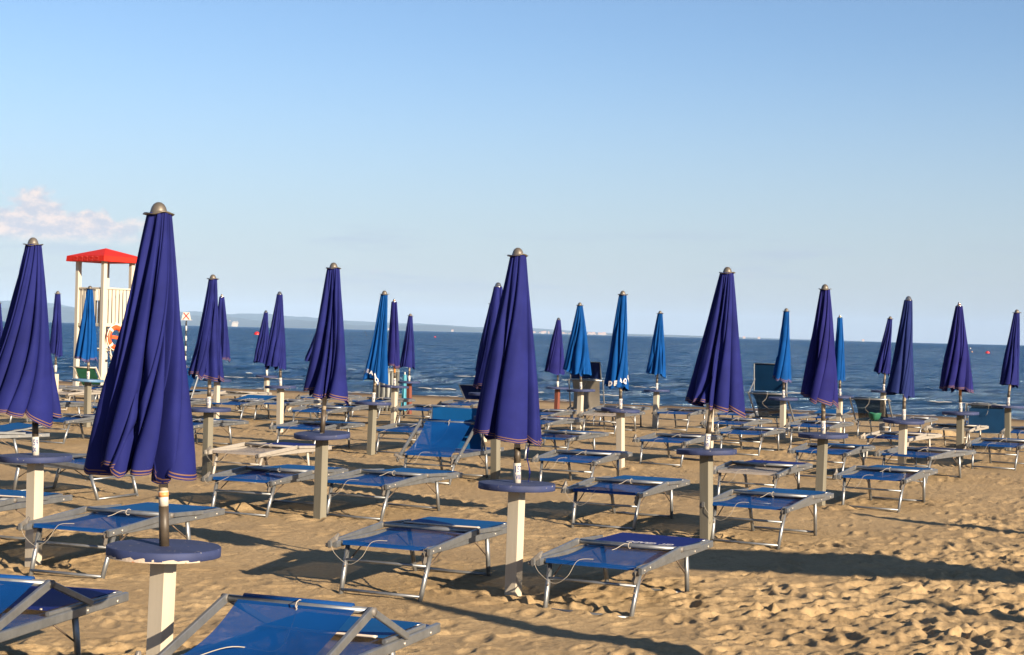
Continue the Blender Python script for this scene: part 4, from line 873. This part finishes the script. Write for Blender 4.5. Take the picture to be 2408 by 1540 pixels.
# rotate so that one corner faces the camera
for sx in (-1, 1):
    for sy in (-1, 1):
        p_ = MB(); p_.bar(tp(sx*hw, sy*hw, -0.3), tp(sx*hw, sy*hw, 3.62-tg), 0.13, 0.13, up=tp(1, 0, 0), ch=0.06); po = p_.build('corner_post', 'tower_white', tw)
        MB().bar(tp(sx*hw, sy*hw, -0.3), tp(sx*hw, sy*hw, 0.42), 0.137, 0.137, up=tp(1, 0, 0), ch=0.05).build('post_foot', 'foot_grey', po)
zr0, zr1 = 1.73-tg, 2.80-tg
for (ax, sgn) in (('x', -1), ('x', 1), ('y', -1), ('y', 1)):
    def fp(a, z, o=0.0): return tp(a, sgn*(hw+o), z) if ax == 'x' else tp(sgn*(hw+o), a, z)
    for z, hh in ((zr1, 0.05), (zr0, 0.10)):
        MB().bar(fp(-hw+.065, z, .02), fp(hw-.065, z, .02), 0.05, hh).build('rail', 'tower_white', tw)
    MB().bar(fp(-hw+.065, 1.0-tg), fp(hw-.065, 1.0-tg), 0.05, 0.07).build('rail', 'tower_white', tw)
    MB().bar(fp(-hw+.065, 0.30-tg*0.3), fp(hw-.065, 0.30-tg*0.3), 0.05, 0.07).build('rail', 'tower_white', tw)
    sl_ = MB(); n = 7
    for i in range(n):
        if ax == 'x' and sgn < 0 and i == 5: continue
        a = -hw+.12+(2*hw-.24)*i/(n-1); sl_.bar(fp(a, zr0+.05, -.01), fp(a, zr1-.03, -.01), 0.10, 0.025, up=fp(0, 0, 1)-fp(0, 0, 0))
    sl_.build('slat_panel', 'tower_white', tw)
MB().box(None, (2*hw-.14, 2*hw-.14, 0.05), M=TR @ Matrix.Translation((0, 0, zr0-0.02))).build('floor', 'tower_white', tw)
ro = 0.80; zb, ze, za = 3.58-tg, 3.74-tg, 4.0-tg
rv = [tp(x*ro, y*ro, z) for z in (zb,) for x, y in ((-1, -1), (1, -1), (1, 1), (-1, 1))]+[tp(x*ro*.985, y*ro*.985, ze) for x, y in ((-1, -1), (1, -1), (1, 1), (-1, 1))]+[tp(0, 0, za)]
rf_ = MB().add(rv, [(0, 1, 5, 4), (1, 2, 6, 5), (2, 3, 7, 6), (3, 0, 4, 7), (4, 5, 8), (5, 6, 8), (6, 7, 8), (7, 4, 8), (3, 2, 1, 0)]).build('roof', 'tower_red', tw)
me = text_mesh('I M P E D I', 0.12)
if False: pass
ob = MB()      # faint outlines of old lettering on the fascia
for i in range(5):
    a = -0.45+0.22*i; z0, z1_ = zb+.04, ze-.03
    q = lambda a_, z_: tp(a_, -ro-.012, z_)
    ob.tube([q(a, z0), q(a+.15, z0), q(a+.15, z1_), q(a, z1_)], 0.0035, 4, closed=True)
ob.build('faded_lettering', 'tower_redline', rf_)
bpy.data.meshes.remove(me)
for s_ in (-1, 1):       # ladder on the far right side
    MB().bar(tp(hw+.55, s_*.2-.1, 0.0), tp(hw+.05, s_*.2-.1, 1.2), .05, .05).build('ladder_rail', 'tower_white', tw)
tag(tw, 'white wooden lifeguard tower with red hipped roof standing at the left near the water', 'lifeguard tower')
# life ring hung on the right-hand face
lr = MB(); c = tp(hw+.15, 0.0, 1.37-tg)+Vector((-12.08, 46.6, tg)); ring = empty('life_ring', c)
c = Vector((0, 0, 0)); A_ = tp(0, 1, 0); B_ = Vector((0, 0, 1))
c = c-A_*0.18
pts = [c+A_*0.27*math.cos(q)+B_*0.29*math.sin(q) for q in [i*2*math.pi/32 for i in range(32)]]
MB().tube(pts, 0.075, 12, closed=True, up=tp(1, 0, 0)).build('ring', 'ring_orange', ring)
for i in range(4):
    q0 = math.pi/4+i*math.pi/2; seg = [c+A_*0.27*math.cos(q0+e)+B_*0.29*math.sin(q0+e) for e in (-.12, 0, .12)]
    MB().tube(seg, 0.079, 12, up=tp(1, 0, 0)).build('reflective_band', 'ring_white', ring)
rp_ = MB(); nrm_ = tp(1, 0, 0)
rope(rp_, [c+nrm_*.04+A_*0.36*math.cos(q)+B_*(0.38*math.sin(q)) for q in [i*2*math.pi/10 for i in range(11)]], 0.012, 4)
rope(rp_, [c+B_*.36, c+B_*.45], .02); rope(rp_, [c-B_*.3-A_*.2, c-B_*.5-A_*.15, c-B_*.75], .012); rp_.build('rope', 'ring_white', ring)
bl = MB(); bl.bar(c-A_*.25+B_*.02+nrm_*.09, c+A_*.25-B_*.03+nrm_*.09, .03, .10); bl.build('strap', 'ring_orange', ring)
tag(ring, 'orange life ring with white bands hanging on the tower side', 'life ring')
# green deck chair by the tower
dc = empty('deck_chair', (-12.0, 44.9, gz(-12, 44.9)), R(-12))
for sx in (-1, 1):
    MB().bar((sx*.34, -.35, 0.78), (sx*.30, .45, -0.02), .04, .05).build('frame_bar', 'tower_white', dc)
    MB().bar((sx*.36, .25, 0.55), (sx*.36, -.35, -0.02), .04, .05).build('frame_bar', 'tower_white', dc)
V = []
for j in range(9):
    t_ = j/8
    for i in range(7): V.append((-.29+.58*i/6, -.33+.75*t_, 0.76-0.66*t_-0.10*math.sin(math.pi*t_)))
MB().add(V, [(j*7+i, j*7+i+1, (j+1)*7+i+1, (j+1)*7+i) for j in range(8) for i in range(6)], True).build('sling', 'green_cloth', dc)
MB().tube([(-.36, -.34, .77), (.36, -.34, .77)], .02, 8).build('head_bar', 'tower_white', dc)
tag(dc, 'green deck chair with pale wooden frame at the foot of the lifeguard tower', 'deck chair')
# rescue boards lying on trestles before the tower
for i, (x, y, w_, lab) in enumerate([(-11.2, 41.0, 2.3, 'long white board with orange edge lying flat by the tower, left one'), (-10.1, 40.4, 2.0, 'white board with orange stripe lying flat below the tower, right one')]):
    b = empty('rescue_board', (x, y, gz(x, y)+0.22), R(-14)); h_ = w_/2
    pts = [(-h_, 0, 0), (-h_*.85, 0, 0), (-h_*.3, 0, 0.01), (h_*.5, 0, 0), (h_*.9, 0, 0.02), (h_, 0, .05)]
    MB().sweep(pts, [(-.30, -.02), (.30, -.02), (.33, .02), (.28, .05), (-.28, .05), (-.33, .02)], scales=[.15, .7, 1, 1, .6, .15]).build('hull', 'plate_white', b)
    MB().sweep([(p_[0]*.7, p_[1], p_[2]) for p_ in pts], [(-.31, .054), (.31, .054), (.31, .062), (-.31, .062)], scales=[.5, .8, .96, .96, .7, .5]).build('stripe', 'sticker_orange', b)
    for s_ in (-.6, .6): MB().box((s_, 0, -.13), (.06, .5, .24)).build('trestle', 'alu', b)
    tag(b, lab, 'rescue board')
# ------------------------------------------------------------------ waste bin cage and folded cyan umbrella behind the lettered umbrella
bn = empty('waste_bin', (-3.05, 38.6, gz(-3, 38.6)))
cg = MB()
for i in range(18):
    q = i*2*math.pi/18; cg.bar((.30*math.cos(q), .30*math.sin(q), 0), (.30*math.cos(q), .30*math.sin(q), 1.02), .035, .035)
cg.build('cage', 'bin_dark', bn)
MB().tube([(.30*math.cos(q), .30*math.sin(q), 1.02) for q in [i*math.pi/10 for i in range(20)]], .02, 6, closed=True).build('rim', 'bin_dark', bn)
MB().lathe([(0.02, 0.05), (.24, .08), (.27, .5), (.26, .9), (.29, 1.03), (.31, .98)], k=28, wob=lambda q, r, z: (0.02*math.sin(7*q+z*9), 0.015*math.sin(5*q))).build('liner', 'bag_film', bn)
tag(bn, 'dark slatted litter bin with grey liner near the water, behind lettered bright blue umbrella', 'litter bin')
cy = empty('folded_parasol', (-2.62, 38.9, gz(-2.6, 38.9)))
Q, P, n_, ph_ = canopy_fn(77, 0.9, 0.02, 0, 0, 0.09, 1, 8, 0.04); canopy_mesh(Q, n_, ph_, 60, 12)[0].build('cloth', 'cyan_cloth', cy)
MB().tube([(0, 0, 0), (0, 0, 0.96)], .018, 8).build('pole', 'plate_white', cy)
tag(cy, 'short folded cyan parasol leaning beside the litter bin', 'parasol')
# green bag hanging behind plate 157 V
gb = MB(); gb.lathe([(0.0, 0.0), (.10, .01), (.16, .08), (.19, .18), (.20, .22), (.185, .215), (.15, .10), (.0, .06)], k=24, wob=lambda q, r, z: (0.012*math.sin(3*q+1), 0.01*math.sin(4*q)))
g_ = empty('green_bag', (6.72, 29.0, 0.36+gz(6.7, 29))); gb.build('bag', 'green_cloth', g_); g_.scale = (.6, .6, .62)
rope(gm := MB(), [(-.18, 0, .2), (-.1, -.05, .17), (.1, -.05, .16), (.18, 0, .2)], .008); gm.build('handle', 'green_cloth', g_)
tag(g_, 'bright green bag lying on a lounger behind the plate 157 V pole', 'bag')
# ------------------------------------------------------------------ things in the water
def wpt(px, py):
    dx, dy = px-1204, py-770; a = R(1.365); x = dx*math.cos(a)+dy*math.sin(a); y = -dx*math.sin(a)+dy*math.cos(a)-12.7
    D = (CAMH-WATER)*3700/y; return x/3700*D, D
sx_, sy_ = -20.7, 100.0
sg = empty('sea_marker', (sx_, sy_, WATER-0.4))
for i in range(8):
    MB().tube([(0, 0, .4+.32*i-(.4 if i == 0 else 0)), (0, 0, .4+.32*(i+1))], .05 if i % 2 else .052, 10).build('pole_band', 'plate_white' if i % 2 == 0 else 'black', sg)
bd = MB().add([(-.30, -.06, 3.0), (.30, -.06, 3.0), (.20, -.06, 3.5), (-.20, -.06, 3.5), (-.30, -.03, 3.0), (.30, -.03, 3.0), (.20, -.03, 3.5), (-.20, -.03, 3.5)], [(0, 1, 2, 3), (7, 6, 5, 4), (0, 4, 5, 1), (1, 5, 6, 2), (2, 6, 7, 3), (3, 7, 4, 0)]).build('sign_board', 'plate_white', sg)
xm = MB(); xm.bar((-.20, -.066, 3.04), (.16, -.066, 3.46), .05, .05); xm.bar((.20, -.068, 3.04), (-.16, -.068, 3.46), .05, .05); xm.build('red_cross', 'buoy_red', bd)
tag(sg, 'black and white banded pole in the sea with a white board bearing red cross', 'sea marker')
def buoy(px, py, r, lab, kind='round'):
    x, y = wpt(px, py); b = empty('buoy', (x, y, WATER))
    if kind == 'round':
        MB().lathe([(0, -r*.5), (r*.8, -r*.3), (r, 0.05), (r*.85, r*.5), (r*.45, r*.85), (r*.12, r*.95), (0, r)], k=20).build('float', 'buoy_red', b)
        MB().tube([(0, 0, r*.9), (0, 0, r*1.25)], r*.07, 8).build('mooring_eye', 'black', b)
    else:
        MB().lathe([(0, -r), (r*.5, -r*.8), (r*.45, r*.4), (r*.2, r*.6), (0.03, r*.7)], k=16).build('float', 'black' if kind == 'dark' else 'sticker_orange', b)
        MB().tube([(0, 0, 0), (-r*.35, 0, r*2.2)], r*.08, 8).build('mast', 'black', b)
        MB().box((-r*.42, 0, r*2.5), (r*.55, .04, r*.6)).build('flag', 'black' if kind == 'dark' else 'piping', b)
        b.rotation_euler = (0, R(-14), 0)
    return tag(b, lab, 'buoy')
buoy(604, 787, .95, 'red buoy on the sea left of the paired navy umbrellas')
buoy(2322, 831, .62, 'red buoy on the sea between the two umbrellas nearest the right edge')
buoy(1023, 793, .42, 'tiny red buoy on the sea left of the middle umbrella')
buoy(862, 789, .55, 'dark leaning marker buoy left of the lettered bright blue umbrella', 'dark')
buoy(2286, 828, .45, 'small orange and white leaning marker beside the right red buoy', 'orange')
# ------------------------------------------------------------------ air
hz_ = MB().box((0, 10000, 150), (57000, 22400, 306)).build('haze', 'black'); hz_.data.materials.clear()
m = bpy.data.materials.new('haze'); m.use_nodes = True; t = m.node_tree; t.nodes.clear()
vo = N(t, 'ShaderNodeVolumePrincipled'); vo.inputs['Color'].default_value = (0.42, 0.64, 1.0, 1); vo.inputs['Density'].default_value = 0.000032; vo.inputs['Anisotropy'].default_value = -0.2
mo = N(t, 'ShaderNodeOutputMaterial'); t.links.new(vo.outputs[0], mo.inputs['Volume']); hz_.data.materials.append(m); tag(hz_, kind='stuff')
